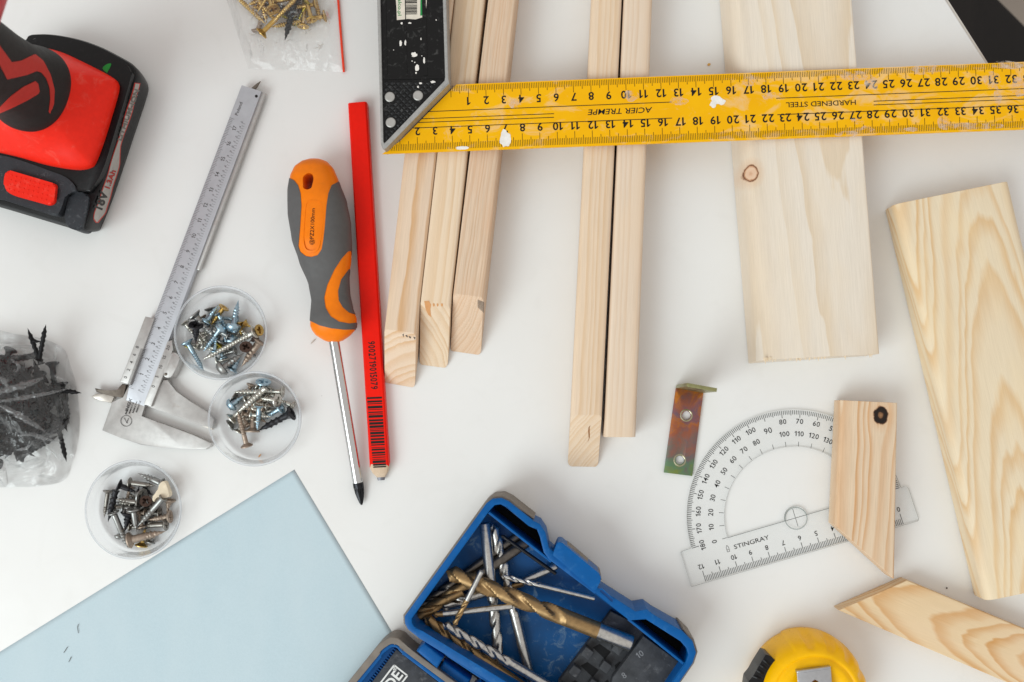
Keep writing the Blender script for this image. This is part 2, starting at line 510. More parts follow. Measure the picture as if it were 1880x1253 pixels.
# ------------------------------------------------------------------ blue paper
def paper():
    c = [W(540, 862), W(735, 1186), W(640, 1420), W(-190, 1308)]
    # a rectangle: corner at c0, edges along the two seen sides
    p0 = W(540.5, 862.5); ex = (W(727, 1173) - p0); ex.normalize(); ey = (W(0, 1197) - p0).normalized()
    ny, nx = 90, 66
    vs, fs = [], []
    for j in range(ny + 1):
        for i in range(nx + 1):
            a, b = i / nx, j / ny
            p = p0 + ex * a * 21 + ey * b * 29.7
            z = .018 + .02 * (noise.noise(Vector((p.x * .09 + 3, p.y * .22, 1))) + .6) + .012 * noise.noise(Vector((p.x * .5, p.y * .8, 4)))
            ed_ = min(b * 29.7, a * 21)
            z += .10 * math.exp(-((1 - b) * 29.7 - 24) ** 2 / 60) * math.exp(-a * 21 / 2.5) * .3
            z = max(z * min(1, .12 + ed_ / 3), .007)
            vs.append((p.x, p.y, z))
    for j in range(ny):
        for i in range(nx):
            k = j * (nx + 1) + i
            fs.append([k, k + 1, k + nx + 2, k + nx + 1])
    k = NT('blue_paper')
    v = k.obj()
    f = k.noise(v, 9, 5, .7)
    col = k.ramp(f, [(.3, (183, 202, 210)), (.7, (190, 208, 216))])
    big = k.noise(k.vmul(v, (.3, .12, 1)), 1, 3)
    col = k.mix(k.math('MULTIPLY', k.ramp(big, [(.35, (0, 0, 0, 1)), (.65, (1, 1, 1, 1))]), .4), col, lin((198, 212, 218)))
    k.lk(col, k.b.inputs['Base Color']); k.b.inputs['Roughness'].default_value = .85
    k.b.inputs['Specular IOR Level'].default_value = .15
    k.bump(k.noise(v, 14, 4, .7), .22, .0004)
    o = mesh_obj('paper_sheet', vs, fs, k.m, None, True, (p0.x, p0.y, 0))
    md = o.modifiers.new('thickness', 'SOLIDIFY'); md.thickness = .00006; md.offset = 0
    setp(o, 'pale blue paper sheet lying under the drill bit case and round cup', 'paper')
    pr = Print()
    for (u0, v0, u1, v1) in ((144, 1146, 142, 1152), (142, 1152, 144, 1163), (124, 1188, 117, 1199), (131, 1206, 126, 1216)):
        pr.bar(W(u0, v0, .085), W(u1, v1, .085), .035)
    pr.out('pencil_mark', M['ink_soft'], o)
paper()

# ------------------------------------------------------------------ timber
def timber(name, top, h, mat, label, group, bevels=(.22, .22), bottom=None, z0=.02, seg=4, rag=None):
    """top: near-left, near-right, far-right, far-left pixels of the top face; the grain runs near to far.
    bottom: same corners seen on the table where the end or side slopes"""
    T = [W(u, v, h) for u, v in top]
    Bp = [Vector((p.x, p.y, z0)) for p in T]
    if bottom:
        for i, b in enumerate(bottom):
            if b: q = W(b[0], b[1], z0); Bp[i] = Vector((q.x, q.y, z0))
    ax = ((T[3] + T[2]) - (T[0] + T[1])); ax.z = 0; ax.normalize()
    c = sum(T, Vector()) / 4; c.z = 0
    ang = math.atan2(-ax.x, ax.y)
    R = Matrix.Rotation(-ang, 3, 'Z')
    if callable(mat): mat = mat(lambda u, v, r, st=0: tuple((R @ (W(u, v, h) - c))[:2]) + (r, st))
    bm = bmesh.new()
    t = [bm.verts.new(R @ (p - c)) for p in T]
    b = [bm.verts.new(R @ (p - c)) for p in Bp]
    bm.faces.new(t); bm.faces.new(b[::-1])
    for i in range(4): bm.faces.new((t[i], t[(i + 1) % 4], b[(i + 1) % 4], b[i]))
    bmesh.ops.recalc_face_normals(bm, faces=bm.faces[:])
    for (i, j), bv in (((0, 3), bevels[0]), ((1, 2), bevels[1])):
        for vs in (t, b):
            if bv and vs[i].is_valid:
                e = bm.edges.get((vs[i], vs[j]))
                if e: bmesh.ops.bevel(bm, geom=[e], offset=bv if vs is t else min(bv, .25), segments=seg, affect='EDGES', profile=.5)
    # break the sharp cut edges a little
    es = [e for e in bm.edges if len(e.link_faces) == 2 and e.calc_face_angle(0) > .9]
    bmesh.ops.bevel(bm, geom=es, offset=.018, segments=1, affect='EDGES')
    bmesh.ops.recalc_face_normals(bm, faces=bm.faces[:])
    me = bpy.data.meshes.new(name)
    for v in bm.verts: v.co *= S
    bm.to_mesh(me); bm.free()
    me.materials.append(mat); auto_smooth(me, 35)
    o = bpy.data.objects.new(name, me); COL.objects.link(o)
    o.location = c * S; o.rotation_euler = (0, 0, ang)
    return setp(o, label, 'timber', group)

HS = 2.35
pale, warm = (228, 201, 170), (208, 163, 112)
mA = wood_mat('pine_a', (228, 204, 180), (210, 164, 116), .40, (2.2, -3.5), (.02, .0), .35, .9, fibre=.14, seed=1)
mB = wood_mat('pine_b', (228, 206, 180), (210, 171, 126), .30, (-3, -2.0), (.0, .0), .25, .75, fibre=.12, seed=4)
mC = wood_mat('pine_c', (224, 199, 174), (204, 162, 124), .22, (-5, 5), (.015, 0), .3, .7, fibre=.2, seed=9, tint=(222, 176, 138))
mD = wood_mat('pine_d', (228, 205, 180), (211, 171, 124), .22, (4.5, -3.5), (0, 0), .18, .7, fibre=.12, seed=14)
mE = wood_mat('pine_e', (226, 206, 185), (212, 180, 148), .22, (-4, -3), (0, 0), .15, .6, fibre=.1, seed=19)
mF = lambda K: wood_mat('pine_f', (230, 219, 205), (216, 192, 160), .95, (1.6, -.6), (-.012, .035), .5, .75, knots=[K(1380, 317, .34)], fibre=.12, lw=.86, seed=3, tint=(232, 214, 188))
mG = wood_mat('pine_g', (229, 212, 184), (214, 172, 118), .34, (.4, -1.0), (.085, -.085), .42, .85, fibre=.1, lw=.72, seed=26, tint=(238, 214, 172))
mH = lambda K: wood_mat('pine_h', (226, 202, 174), (204, 148, 92), .38, (4.0, -1.8), (.03, .0), .35, .85, knots=[K(1617, 763, .36, 1)], fibre=.16, lw=.8, seed=31)
mI = wood_mat('pine_i', (226, 200, 162), (204, 150, 88), .36, (-.1, -1.3), (.0, .17), .4, 1.0, fibre=.1, lw=.78, seed=39)
# ends of the sticks run out of the top of the picture
gA = 'pine sticks with slanted ends under the square'
timber('pine_stick', [(705.6, 604), (764, 612), (846, -110), (787, -110)], HS, mA, 'leftmost pine stick with slanted end grain, beside the red pencil', gA, (.16, .2), [(706, 703), (762, 713), None, None])
timber('pine_stick', [(772, 551), (827, 560), (902, -110), (847, -110)], HS, mB, 'middle pine stick of the three under the yellow square, chipped slanted end', gA, (.16, .24), [(770, 670), (822, 677), None, None])
timber('pine_stick', [(832, 539), (888, 546), (959, -110), (909, -110)], HS, mC, 'reddish pine stick of the three with dark mark on its end', gA, (.12, .2), [(827, 645), (883, 653), None, None])
gD = 'pair of pine sticks under the ruler'
timber('pine_stick', [(1048, 761), (1105, 762), (1147, -110), (1091, -110)], HS, mD, 'longer pine stick of the middle pair with split slanted end', gD, (.25, .2), [(1042, 857), (1098, 858), None, None])
timber('pine_stick', [(1109, 803), (1167, 803), (1202, -110), (1150, -110)], HS, mE, 'shorter pine stick of the middle pair with square rounded end', gD, (.25, .25))
timber('pine_board', [(1400, 661), (1615, 650), (1556, -110), (1338, -110)], HS, mF, 'wide pale rough pine board with a small knot under the ruler', None, (.9, .12), [(1372, 668), None, None, (1310, -110)], seg=6)
timber('pine_board', [(1812, 1104), (2025, 1060), (1855, 332), (1643, 375)], 1.9, mG, 'large smooth pine plank with rounded edges at the right', None, (.5, .5), seg=6)
timber('pine_block', [(1533, 964), (1642, 1064), (1648, 740), (1544, 735)], 1.75, mH, 'short mitred pine block with black knot lying on the protractor', None, (.22, .12), z0=.16)
OFF = None
timber('pine_offcut', [(1666, 1066), (1540, 1121), (1990, 1314), (2110, 1250)], 1.2, mI, 'mitred pine offcut with bold curved grain beside the tape measure', None, (.06, .06))

# chips, pencil marks and a split on the sawn ends, each lying on its slanted end face
def end_mark(stick, poly, t0, t1, b0, b1, mat, name):
    """poly in photograph pixels; t0-t1 top edge of the end face, b0-b1 its low edge"""
    A3, B3, C3 = W(*t0, HS), W(*t1, HS), W(*b0, .02)
    nn = (B3 - A3).cross(C3 - A3).normalized(); nn = nn if nn.z > 0 else -nn
    eye = Vector((0, 0, CAM_H)); vs = []
    for u, v in poly:
        d = W(u, v, 0) - eye
        t = (A3 - eye).dot(nn) / d.dot(nn); vs.append(eye + d * t + nn * .012)
    R = stick.rotation_euler.to_matrix().transposed(); b = stick.location / S
    me = bpy.data.meshes.new(name); me.from_pydata([tuple((R @ (v - b)) * S) for v in vs], [], [list(range(len(vs)))]); me.materials.append(mat)
    o = bpy.data.objects.new(name, me); COL.objects.link(o); o.parent = stick
    return o
SK = [o for o in COL.objects if o.name.startswith('pine_stick')]
lead = plain('pencil_lead_smear', (96, 86, 80), .7); torn = plain('torn_wood', (206, 150, 100), .8, bump=.5); crack = plain('crack', (150, 104, 66), .8)
za = Z((690, 480), .2076); zd = Z((1020, 640), .1916)
for pl in ([(235, 648), (248, 640), (246, 672)], [(262, 655), (275, 650), (285, 672), (270, 668)], [(290, 660), (312, 668), (310, 682), (296, 676)], [(330, 668), (352, 672), (346, 694)]):
    end_mark(SK[0], za(pl), (705.6, 604), (764, 612), (706, 703), None, lead, 'pencil_smear')
end_mark(SK[1], za([(428, 352), (470, 350), (490, 385), (482, 420), (490, 495), (462, 470), (440, 420)]), (772, 551), (827, 560), (770, 670), None, torn, 'torn_chip')
for x in (512, 546, 585): end_mark(SK[1], za([(x - 8, 372), (x + 8, 374), (x + 9, 392), (x, 402), (x - 8, 390)]), (772, 551), (827, 560), (770, 670), None, torn, 'torn_chip')
for k in range(6):
    x = 902 + 10 * k; end_mark(SK[2], za([(x, 342 + 3 * k), (x + 6, 340 + 4 * k), (x + 5, 420 + 8 * k), (x, 400 + 10 * k)]), (832, 539), (888, 546), (827, 645), None, lead, 'pencil_smear')
end_mark(SK[3], zd([(335, 735), (326, 760), (328, 850), (305, 908), (318, 860), (312, 790), (316, 755)]), (1048, 761), (1105, 762), (1042, 857), None, crack, 'split')
# frayed fibres along the rough sawn end of the wide board
FB = [o for o in COL.objects if o.name.startswith('pine_board')][0]
fr_m = plain('frayed_fibre', (226, 206, 178), .8)
rs = random.Random(4)
R = FB.rotation_euler.to_matrix().transposed()
for k in range(26):
    t = rs.random(); u, v = 1402 + 212 * t, 661 - 11 * t
    z = HS - .02 - rs.random() * .25; c = W(u, v, z); L = .1 + .16 * rs.random(); w = .03 + .08 * rs.random(); sk_ = rs.uniform(-.1, .1)
    p = [c + Vector((-w, .12, 0)), c + Vector((w, .12, 0)), c + Vector((sk_, -L, -.02)), c + Vector((0, .1, -.08))]
    me = bpy.data.meshes.new('splinter'); me.from_pydata([tuple((R @ (q_ - FB.location / S)) * S) for q_ in p], [], [[0, 2, 1], [0, 3, 2], [1, 2, 3]]); me.materials.append(fr_m)
    o = bpy.data.objects.new('splinter', me); COL.objects.link(o); o.parent = FB
# ------------------------------------------------------------------ try square
def try_square():
    # handle lies on the leftmost stick, the far end of the blade on the wide board
    def zb(u): return 2.95 - (u - 700) / 1200 * .45
    r = thing('try_square', 'yellow steel try square with black handle lying across the sticks', 'try square', W(820, 200, 2.4))
    def Wz(u, v, dz=0.0):
        p = W(u, v, zb(u) + dz); return p
    yellow = NT('yellow_paint')
    k = yellow; v = k.obj()
    sm = k.noise(k.vmul(v, (.5, .9, 1)), 1.0, 6, .68, .8)
    sep = k.n('ShaderNodeSeparateXYZ'); k.lk(v, sep.inputs[0])
    grad = k.n('ShaderNodeMapRange'); k.lk(sep.outputs[0], grad.inputs[0]); grad.inputs[1].default_value = 4; grad.inputs[2].default_value = 32
    grad.inputs[3].default_value = 0; grad.inputs[4].default_value = .075
    edge = k.n('ShaderNodeTexVoronoi')
    f = k.ramp(k.math('ADD', sm, grad.outputs[0]), [(.565, (0, 0, 0, 1)), (.68, (1, 1, 1, 1))])
    col = k.ramp(k.noise(v, .6, 4), [(.3, (236, 172, 0)), (.7, (241, 181, 2))])
    col = k.mix(k.math('MULTIPLY', f, .42), col, lin((226, 200, 172)))
    k.lk(col, k.b.inputs['Base Color']); k.b.inputs['Roughness'].default_value = .45; k.b.inputs['Specular IOR Level'].default_value = .15
    k.bump(k.noise(v, 5, 4), .08, .0003)
    blade = [(702, 283), (2005, 233), (2005, 109), (838, 155.5), (735, 259)]
    vt = [Wz(u, w) for u, w in blade]; n = len(vt)
    vs = vt + [p - Vector((0, 0, .12)) for p in vt]
    bl = mesh_obj('blade', vs, [list(range(n))[::-1], list(range(n, 2 * n))] + [[i, (i + 1) % n, n + (i + 1) % n, n + i] for i in range(n)], k.m, r)
    bl.data.flip_normals()
    # frame directions on the blade
    P = Print(); T = Print()
    def tick(u0, v0, side, mm0, mmN, fine=True): pass
    dpx = 32.12
    sl_b = (238 - 282) / (1880 - 703); sl_t = (113 - 155.5) / (1880 - 830)
    def low(u): return 282 + sl_b * (u - 703)
    def top(u): return 155.5 + sl_t * (u - 830)
    lift = .006
    rgt = Wz(1500, 200) - Wz(1000, 200 + 500 * .0385); rgt.normalize()
    for mm in range(5, 397):
        u = 734.5 + (mm - 10) * dpx / 10
        if u > 1995: break
        L = 12 if mm % 10 else 24
        if mm % 10 == 5: L = 17
        y0 = low(u) - 3.5
        if mm < 8: L = 8
        T.bar(Wz(u, y0, lift), Wz(u - .6, y0 - L, lift), .028)
        if mm % 10 == 0 and mm > 10:
            P.text(str(mm // 10), Wz(u + (0 if mm < 100 else 1), y0 - 34.5 - .0, lift), -rgt, .48, bold=.02)
    for mm in range(0, 353):
        u = 827.5 + mm * dpx / 10 - 0
        if u > 1995: break
        L = 10 if mm % 10 else 21
        if mm % 10 == 5: L = 15
        y0 = top(u) + 2.5
        T.bar(Wz(u, y0, lift), Wz(u + .6, y0 + L, lift), .028)
        if mm % 10 == 0 and mm > 0:
            P.text(str(mm // 10), Wz(u + 1, y0 + 29, lift), -rgt, .48, bold=.02)
    def along(u, f):     # f 0 at the top edge, 1 at the low edge
        return top(u) * (1 - f) + low(u) * f
    for (f, ua, ub) in ((.395, 782, 1233), (.50, 772, 1017), (.555, 767, 1017), (.635, 758, 1234), (.40, 1425, 2000), (.50, 1604, 2000), (.555, 1604, 2000), (.645, 1427, 2000)):
        P.bar(Wz(ua, along(ua, f), lift), Wz(ub, along(ub, f), lift), .042)
    P.text('ACIER TREMPE', Wz(1138, along(1138, .50), lift), -rgt, .33, 3.65, shear=.2, bold=.008)
    P.text('HARDENED STEEL', Wz(1507, along(1507, .505), lift), -rgt, .30, 3.95, bold=.008)
    for pr_ in (T, P):
        for p in pr_.v:
            u_ = proj(p)[0]; p.z = zb(u_) + lift
    T.out('scale_marks', M['ruler_ink'], bl); P.out('numerals', M['ink'], bl)
    paint = plain('white_paint_spot', (232, 228, 222), .7, bump=.4, bscale=20)
    rs = random.Random(3)
    ks = NT('thin_paint_smear'); ks.b.inputs['Base Color'].default_value = lin((226, 206, 186)); ks.b.inputs['Roughness'].default_value = .7
    ks.lk(ks.ramp(ks.noise(ks.obj(), 2.2, 6, .7), [(.42, (0, 0, 0, 1)), (.68, (.75, .75, .75, 1))]), ks.b.inputs['Alpha'])
    for (u, w, rx, ry) in ((928, 255, 10, 15), (1315, 184, 10, 8), (1325, 187, 7, 6), (1309, 192, 6, 6), (848, 272, 12, 3), (841, 233, 5, 3),
                           (946, 191, 12, 9), (1159, 176, 14, 10), (1592, 237, 12, 6), (1702, 129, 30, 9), (1822, 148, 16, 16), (1832, 178, 7, 16), (1733, 225, 12, 14), (1872, 160, 16, 16), (1601, 153, 14, 12), (1573, 222, 11, 6), (1556, 246, 24, 5), (1790, 232, 60, 6), (1672, 238, 14, 4), (1246, 186, 16, 8), (1376, 150, 14, 9), (1420, 178, 22, 8), (1570, 140, 30, 9), (1850, 120, 30, 7)):
        sm_ = not (u in (928, 1315, 1325, 1309, 848))
        n = 26; ph = rs.random() * 9
        pts = []
        for i in range(n):
            a = 2 * math.pi * i / n
            rr = 1 + .30 * noise.noise(Vector((math.cos(a) * 1.6 + ph, math.sin(a) * 1.6, u))) + .2 * noise.noise(Vector((math.cos(a) * 5 + ph, math.sin(a) * 5, u)))
            pts.append(Wz(u + rx * rr * math.cos(a), w + ry * rr * math.sin(a), .012))
        c = sum(pts, Vector()) / n + Vector((0, 0, .012))
        mesh_obj('paint_spot', pts + [c], [[(i + 1) % n, i, n] for i in range(n)], ks.m if sm_ else paint, bl, True).name = 'paint_smear' if sm_ else 'paint_spot'
    # handle: silver die-cast frame with a black inlay
    z1 = 3.85; z0 = 2.42
    q = Z((680, 0), .2394)
    out = q([(34, -520), (52, 0), (80, 1105), (100, 1140), (118, 1130), (604, 640), (598, 600), (582, 0), (568, -520)])
    inn = q([(60, -500), (76, 0), (98, 1085), (108, 1098), (568, 618), (572, 590), (556, 0), (540, -500)])
    silver = plain('die_cast_silver', (172, 172, 170), .45, .55, .1, 6, bump=.3, dirt=(110, 108, 106), dirt_amt=.4)
    fr = plate('handle_frame', out, z0, z1, silver, r, [inn], bevel=.06)
    blackp = plain('painted_black', (9, 9, 10), .36, bump=.2, spec=.28, dirt=(150, 150, 148), dirt_amt=.18, dirt_scale=2.6)
    core = plate('handle_core', inn, z0 + .03, z1 - .14, blackp, r)
    zc = z1 - .14
    # raised ribs running along the handle
    for x0, x1 in ((108, 118), (264, 270), (395, 425)):
        plate('handle_rib', q([(x0, 0), (x1, 0), (x1 + 12, 580), (x0 + 12, 580)]), zc, zc + .03, blackp, core)
    plate('handle_rib', q([(104, 596), (570, 590), (570, 604), (104, 612)]), zc, zc + .04, blackp, core)
    # knurled diamonds on the lower triangle
    kn = plain('knurl_black', (18, 19, 21), .35, bump=.2, spec=.35, dirt=(140, 140, 140), dirt_amt=.5, dirt_scale=5)
    for i in range(-16, 18):
        for j in range(-16, 18):
            cx, cy = 240 + (i + j) * 23, 800 + (i - j) * 23
            if cx < 112 or cy < 630 or cx > 560: continue
            if (cx - 105) / 463 > (1090 - cy) / 478 * .97: continue
            if any((cx - a) ** 2 + (cy - b) ** 2 < 46 ** 2 for a, b in ((150, 747), (366, 737), (157, 943))): continue
            pts = [W(*q([(cx + dx, cy + dy)])[0], zc) for dx, dy in ((0, -19), (19, 0), (0, 19), (-19, 0))]
            tp = sum(pts, Vector()) / 4 + Vector((0, 0, .05))
            tps = [p * .45 + tp * .55 for p in pts]
            for t_ in tps: t_.z = zc + .045
            mesh_obj('knurl', pts + tps, [[4, 5, 6, 7]] + [[a, (a + 1) % 4, 4 + (a + 1) % 4, 4 + a] for a in range(4)], kn, core).data.flip_normals()
    for a, b in ((150, 747), (366, 737), (157, 943)):
        u, w = q([(a, b)])[0]; c = W(u, w, zc)
        bm_out(lathe_bm([(.29, zc), (.285, zc + .07), (.24, zc + .10), (0, zc + .105)], c, 20), 'rivet', plain('rivet_steel', (178, 176, 172), .5, .6), core)
    # torn sticker
    st = plate('sticker', q([(190, -60), (200, 60), (203, 155), (290, 146), (345, 150), (420, 128), (432, 20), (430, -60)]), zc, zc + .02, plain('sticker_paper', (216, 208, 194), .7), r)
    sp = Print(); gp = Print(); zs = zc + .026
    xs = random.Random(5)
    y = -48
    while y < 114:
        hh = xs.choice([3, 4, 6, 9])
        sp.poly([W(*q([p])[0], zs) for p in ((266, y + hh), (358, y + hh - 2), (358, y - 2), (266, y))]); y += hh + xs.choice([3, 4, 6])
    sp.out('barcode', M['ink'], st)
    gp.poly([W(*q([p])[0], zs) for p in ((382, 122), (418, 118), (426, -50), (384, -50))])
    gp.text('stalco.pl', W(*q([(221, 40)])[0], zs), W(700, 60, zs) - W(700, 0, zs), .27, 1.25)
    gp.out('green_print', plain('green_ink', (32, 132, 66), .6), st)
    # paint on the black core
    for (a, b, rx, ry) in ((232, 335, 9, 22), (268, 330, 7, 22), (336, 422, 22, 18), (358, 520, 15, 26), (412, 465, 7, 24), (240, 180, 8, 9), (302, 178, 12, 6), (385, 640, 12, 7), (480, 630, 18, 9), (365, 668, 7, 9), (388, 300, 4, 9), (178, 385, 3, 4), (505, 155, 4, 5), (340, 480, 5, 5), (320, 470, 4, 4), (395, 430, 3, 4), (350, 560, 6, 8)):
        n = 22; pts = []
        for i in range(n):
            t = 2 * math.pi * i / n
            rr = 1 + .5 * noise.noise(Vector((math.cos(t) * 2 + a, math.sin(t) * 2 + b, 2)))
            pts.append(W(*q([(a + rx * rr * math.cos(t), b + ry * rr * math.sin(t))])[0], zc + .045))
        mesh_obj('paint_spot', pts + [sum(pts, Vector()) / n + Vector((0, 0, .01))], [[(i + 1) % n, i, n] for i in range(n)], paint, core, True)
try_square()

# ------------------------------------------------------------------ carpenter's pencil
def pencil():
    r = thing('carpenter_pencil', 'flat red carpenter pencil with barcode beside the screwdriver', 'pencil', W(676, 520, 0))
    h = .72
    a, b = W(655.5, 188, h), W(696, 858, h)
    ax = (b - a).normalized(); n = Vector((-ax.y, ax.x, 0))
    n = n if n.x > 0 else -n
    hw = .57
    prof = [(-hw, .12), (-hw, .62), (-hw + .09, h), (hw - .09, h), (hw, .62), (hw, .12), (hw - .15, .01), (-hw + .15, .01)]
    L = (b - a).length
    def ring(t, sc=1.0, dz=0.0, wav=0):
        out = []
        for i, (x, z) in enumerate(prof):
            o = wav * (math.sin(i * 2.1) * .12)
            p = a + ax * (t + o) + n * x * sc
            out.append(Vector((p.x, p.y, .36 + (z - .36) * sc + dz)))
        return out
    red = plain('red_lacquer', (236, 26, 8), .35, var=.03, spec=.14)
    vs = []; fs = []
    rows = [ring(0, .97), ring(.03)] + [ring(L * k / 12) for k in range(1, 12)] + [ring(L - .1, 1, 0, 1)]
    m = len(prof)
    for rr in rows: vs += rr
    for i in range(len(rows) - 1):
        for k in range(m): fs.append([i * m + k, i * m + (k + 1) % m, (i + 1) * m + (k + 1) % m, (i + 1) * m + k])
    fs += [list(range(m)), [(len(rows) - 1) * m + k for k in range(m)][::-1]]
    o = mesh_obj('barrel', vs, fs, red, r, 25); bmf(o)
    # cut wooden point and graphite
    w0 = ring(L - .1, .985, 0, 1); w1 = ring(L + .32, .78); w2 = ring(L + .62, .40, -.1); w3 = ring(L + .80, .34, -.1)
    mw = wood_mat('pencil_wood', (222, 200, 176), (200, 165, 130), .3, (1, -1), wob=.5)
    def sk(name, rs, mat):
        v = [p for q_ in rs for p in q_]; f = []
        for i in range(len(rs) - 1):
            for k in range(m): f.append([i * m + k, i * m + (k + 1) % m, (i + 1) * m + (k + 1) % m, (i + 1) * m + k])
        f += [list(range(m)), [(len(rs) - 1) * m + k for k in range(m)][::-1]]
        x = mesh_obj(name, v, f, mat, r, 50); bmf(x); return x
    sk('cut_point', [w0, w1, w2], mw)
    sk('lead', [w2, w3], plain('graphite', (110, 110, 118), .35, .3))
    P = Print(); z = h + .006
    def at(u, v): return W(u, v, z)
    P.text('9002719015079', at(684.5, 671), at(687.6, 716) - at(681.8, 626), .42, 2.85, bold=.02)
    P.out('printed_number', M['ink'], o)
    Bp = Print(); rs = random.Random(11); y = 729.0
    while y < 857:
        w = rs.choice([1.2, 1.5, 2.2, 3.4, 4.6])
        c0 = 656 + (y - 188) / 670 * 40.5
        x0, x1 = c0 - 15 + (y - 729) * .03, c0 + 12.5
        Bp.poly([at(x0, y + .8), at(x1, y - .4), at(x1, y - .4 + w), at(x0, y + .8 + w)][::-1]); y += w + rs.choice([1.4, 1.6, 2.4, 3.2])
    Bp.out('barcode', M['ink'], o)

def bmf(o):
    bm = bmesh.new(); bm.from_mesh(o.data); bmesh.ops.recalc_face_normals(bm, faces=bm.faces[:]); bm.to_mesh(o.data); bm.free()
pencil()

# ------------------------------------------------------------------ surface split tool (grips with inlays)
def sdf(p, poly):
    d = 1e9; inside = False; n = len(poly)
    px_, py_ = p
    for i in range(n):
        ax, ay = poly[i]; bx, by = poly[(i + 1) % n]
        ex, ey = bx - ax, by - ay; wx, wy = px_ - ax, py_ - ay
        t = max(0, min(1, (wx * ex + wy * ey) / (ex * ex + ey * ey + 1e-12)))
        dx, dy = wx - ex * t, wy - ey * t
        d = min(d, dx * dx + dy * dy)
        if (ay > py_) != (by > py_) and px_ < ex * (py_ - ay) / (ey + 1e-12) + ax: inside = not inside
    return -math.sqrt(d) if inside else math.sqrt(d)

def overlay(P, nu, nv, field, lift, name, mat, parent, smooth=True):
    """raised skin over the part of a closed surface P(u, v) (v wraps) where field(world point) > 0"""
    par, val, pts = {}, {}, {}
    F = lambda u, v: field(P(u, v))
    for i in range(nu + 1):
        for j in range(nv):
            val[i, j] = F(i, j); par[i, j] = (float(i), float(j))
    for (i, j), s in list(val.items()):
        near = False
        for di, dj in ((1, 0), (-1, 0), (0, 1), (0, -1)):
            q = (min(max(i + di, 0), nu), (j + dj) % nv)
            if val[q] * s < 0: near = True
        if near:
            u, v = par[i, j]
            for _ in range(2):
                s0 = F(u, v)
                gu = (F(min(u + .3, nu), v) - F(max(u - .3, 0), v)) / .6; gv = (F(u, v + .3) - F(u, v - .3)) / .6
                g = gu * gu + gv * gv + 1e-9
                u = min(max(u - s0 * gu / g, max(i - .5, 0)), min(i + .5, nu)); v = min(max(v - s0 * gv / g, j - .5), j + .5)
            par[i, j] = (u, v)
    for key, (u, v) in par.items():
        p = P(u, v); e = .2
        tu = P(min(u + e, nu), v) - P(max(u - e, 0), v); tv = P(u, v + e) - P(u, v - e)
        nn = tu.cross(tv); 
        pts[key] = (p, nn.normalized() if nn.length > 1e-9 else Vector((0, 0, 1)))
    c = sum((p for p, _ in pts.values()), Vector()) / len(pts)
    flip = sum(1 if (p - c).dot(n_) > 0 else -1 for p, n_ in pts.values()) < 0
    quads = []
    for i in range(nu):
        for j in range(nv):
            ks = [(i, j), (i, (j + 1) % nv), (i + 1, (j + 1) % nv), (i + 1, j)]
            if F(sum(par[k_][0] for k_ in ks) / 4, j + .5 if True else 0) > 0: quads.append(ks)
    vs, idx, fs = [], {}, []
    def vid(k_, lv):
        if (k_, lv) not in idx:
            p, n_ = pts[k_]; n_ = -n_ if flip else n_
            idx[k_, lv] = len(vs); vs.append(p + n_ * (lift if lv else -.03))
        return idx[k_, lv]
    cnt = {}
    for ks in quads:
        fs.append([vid(k_, 1) for k_ in ks])
        for a, b in zip(ks, ks[1:] + ks[:1]): cnt[frozenset((a, b))] = cnt.get(frozenset((a, b)), 0) + 1
    for ks in quads:
        for a, b in zip(ks, ks[1:] + ks[:1]):
            if cnt[frozenset((a, b))] == 1: fs.append([vid(a, 1), vid(b, 1), vid(b, 0), vid(a, 0)])
    o = mesh_obj(name, vs, fs, mat, parent); bmf(o); auto_smooth(o.data, 45)
    return o

def closed_surface(P, nu, nv, name, mat, parent, smooth=True):
    vs = [P(i, j) for i in range(nu + 1) for j in range(nv)]
    fs = [[i * nv + j, i * nv + (j + 1) % nv, (i + 1) * nv + (j + 1) % nv, (i + 1) * nv + j] for i in range(nu) for j in range(nv)]
    fs += [list(range(nv)), [nu * nv + j for j in range(nv)][::-1]]
    o = mesh_obj(name, vs, fs, mat, parent); bmf(o); auto_smooth(o.data, 50)
    return o

def lerp_table(tab, x):
    if x <= tab[0][0]: return tab[0][1]
    for (x0, y0), (x1, y1) in zip(tab, tab[1:]):
        if x <= x1:
            t = (x - x0) / (x1 - x0); t = t * t * (3 - 2 * t) * .35 + t * .65
            return y0 + (y1 - y0) * t
    return tab[-1][1]

def lerp_lin(tab, x):
    if x <= tab[0][0]: return tab[0][1]
    for (x0, y0), (x1, y1) in zip(tab, tab[1:]):
        if x <= x1: return y0 + (y1 - y0) * (x - x0) / (x1 - x0)
    return tab[-1][1]

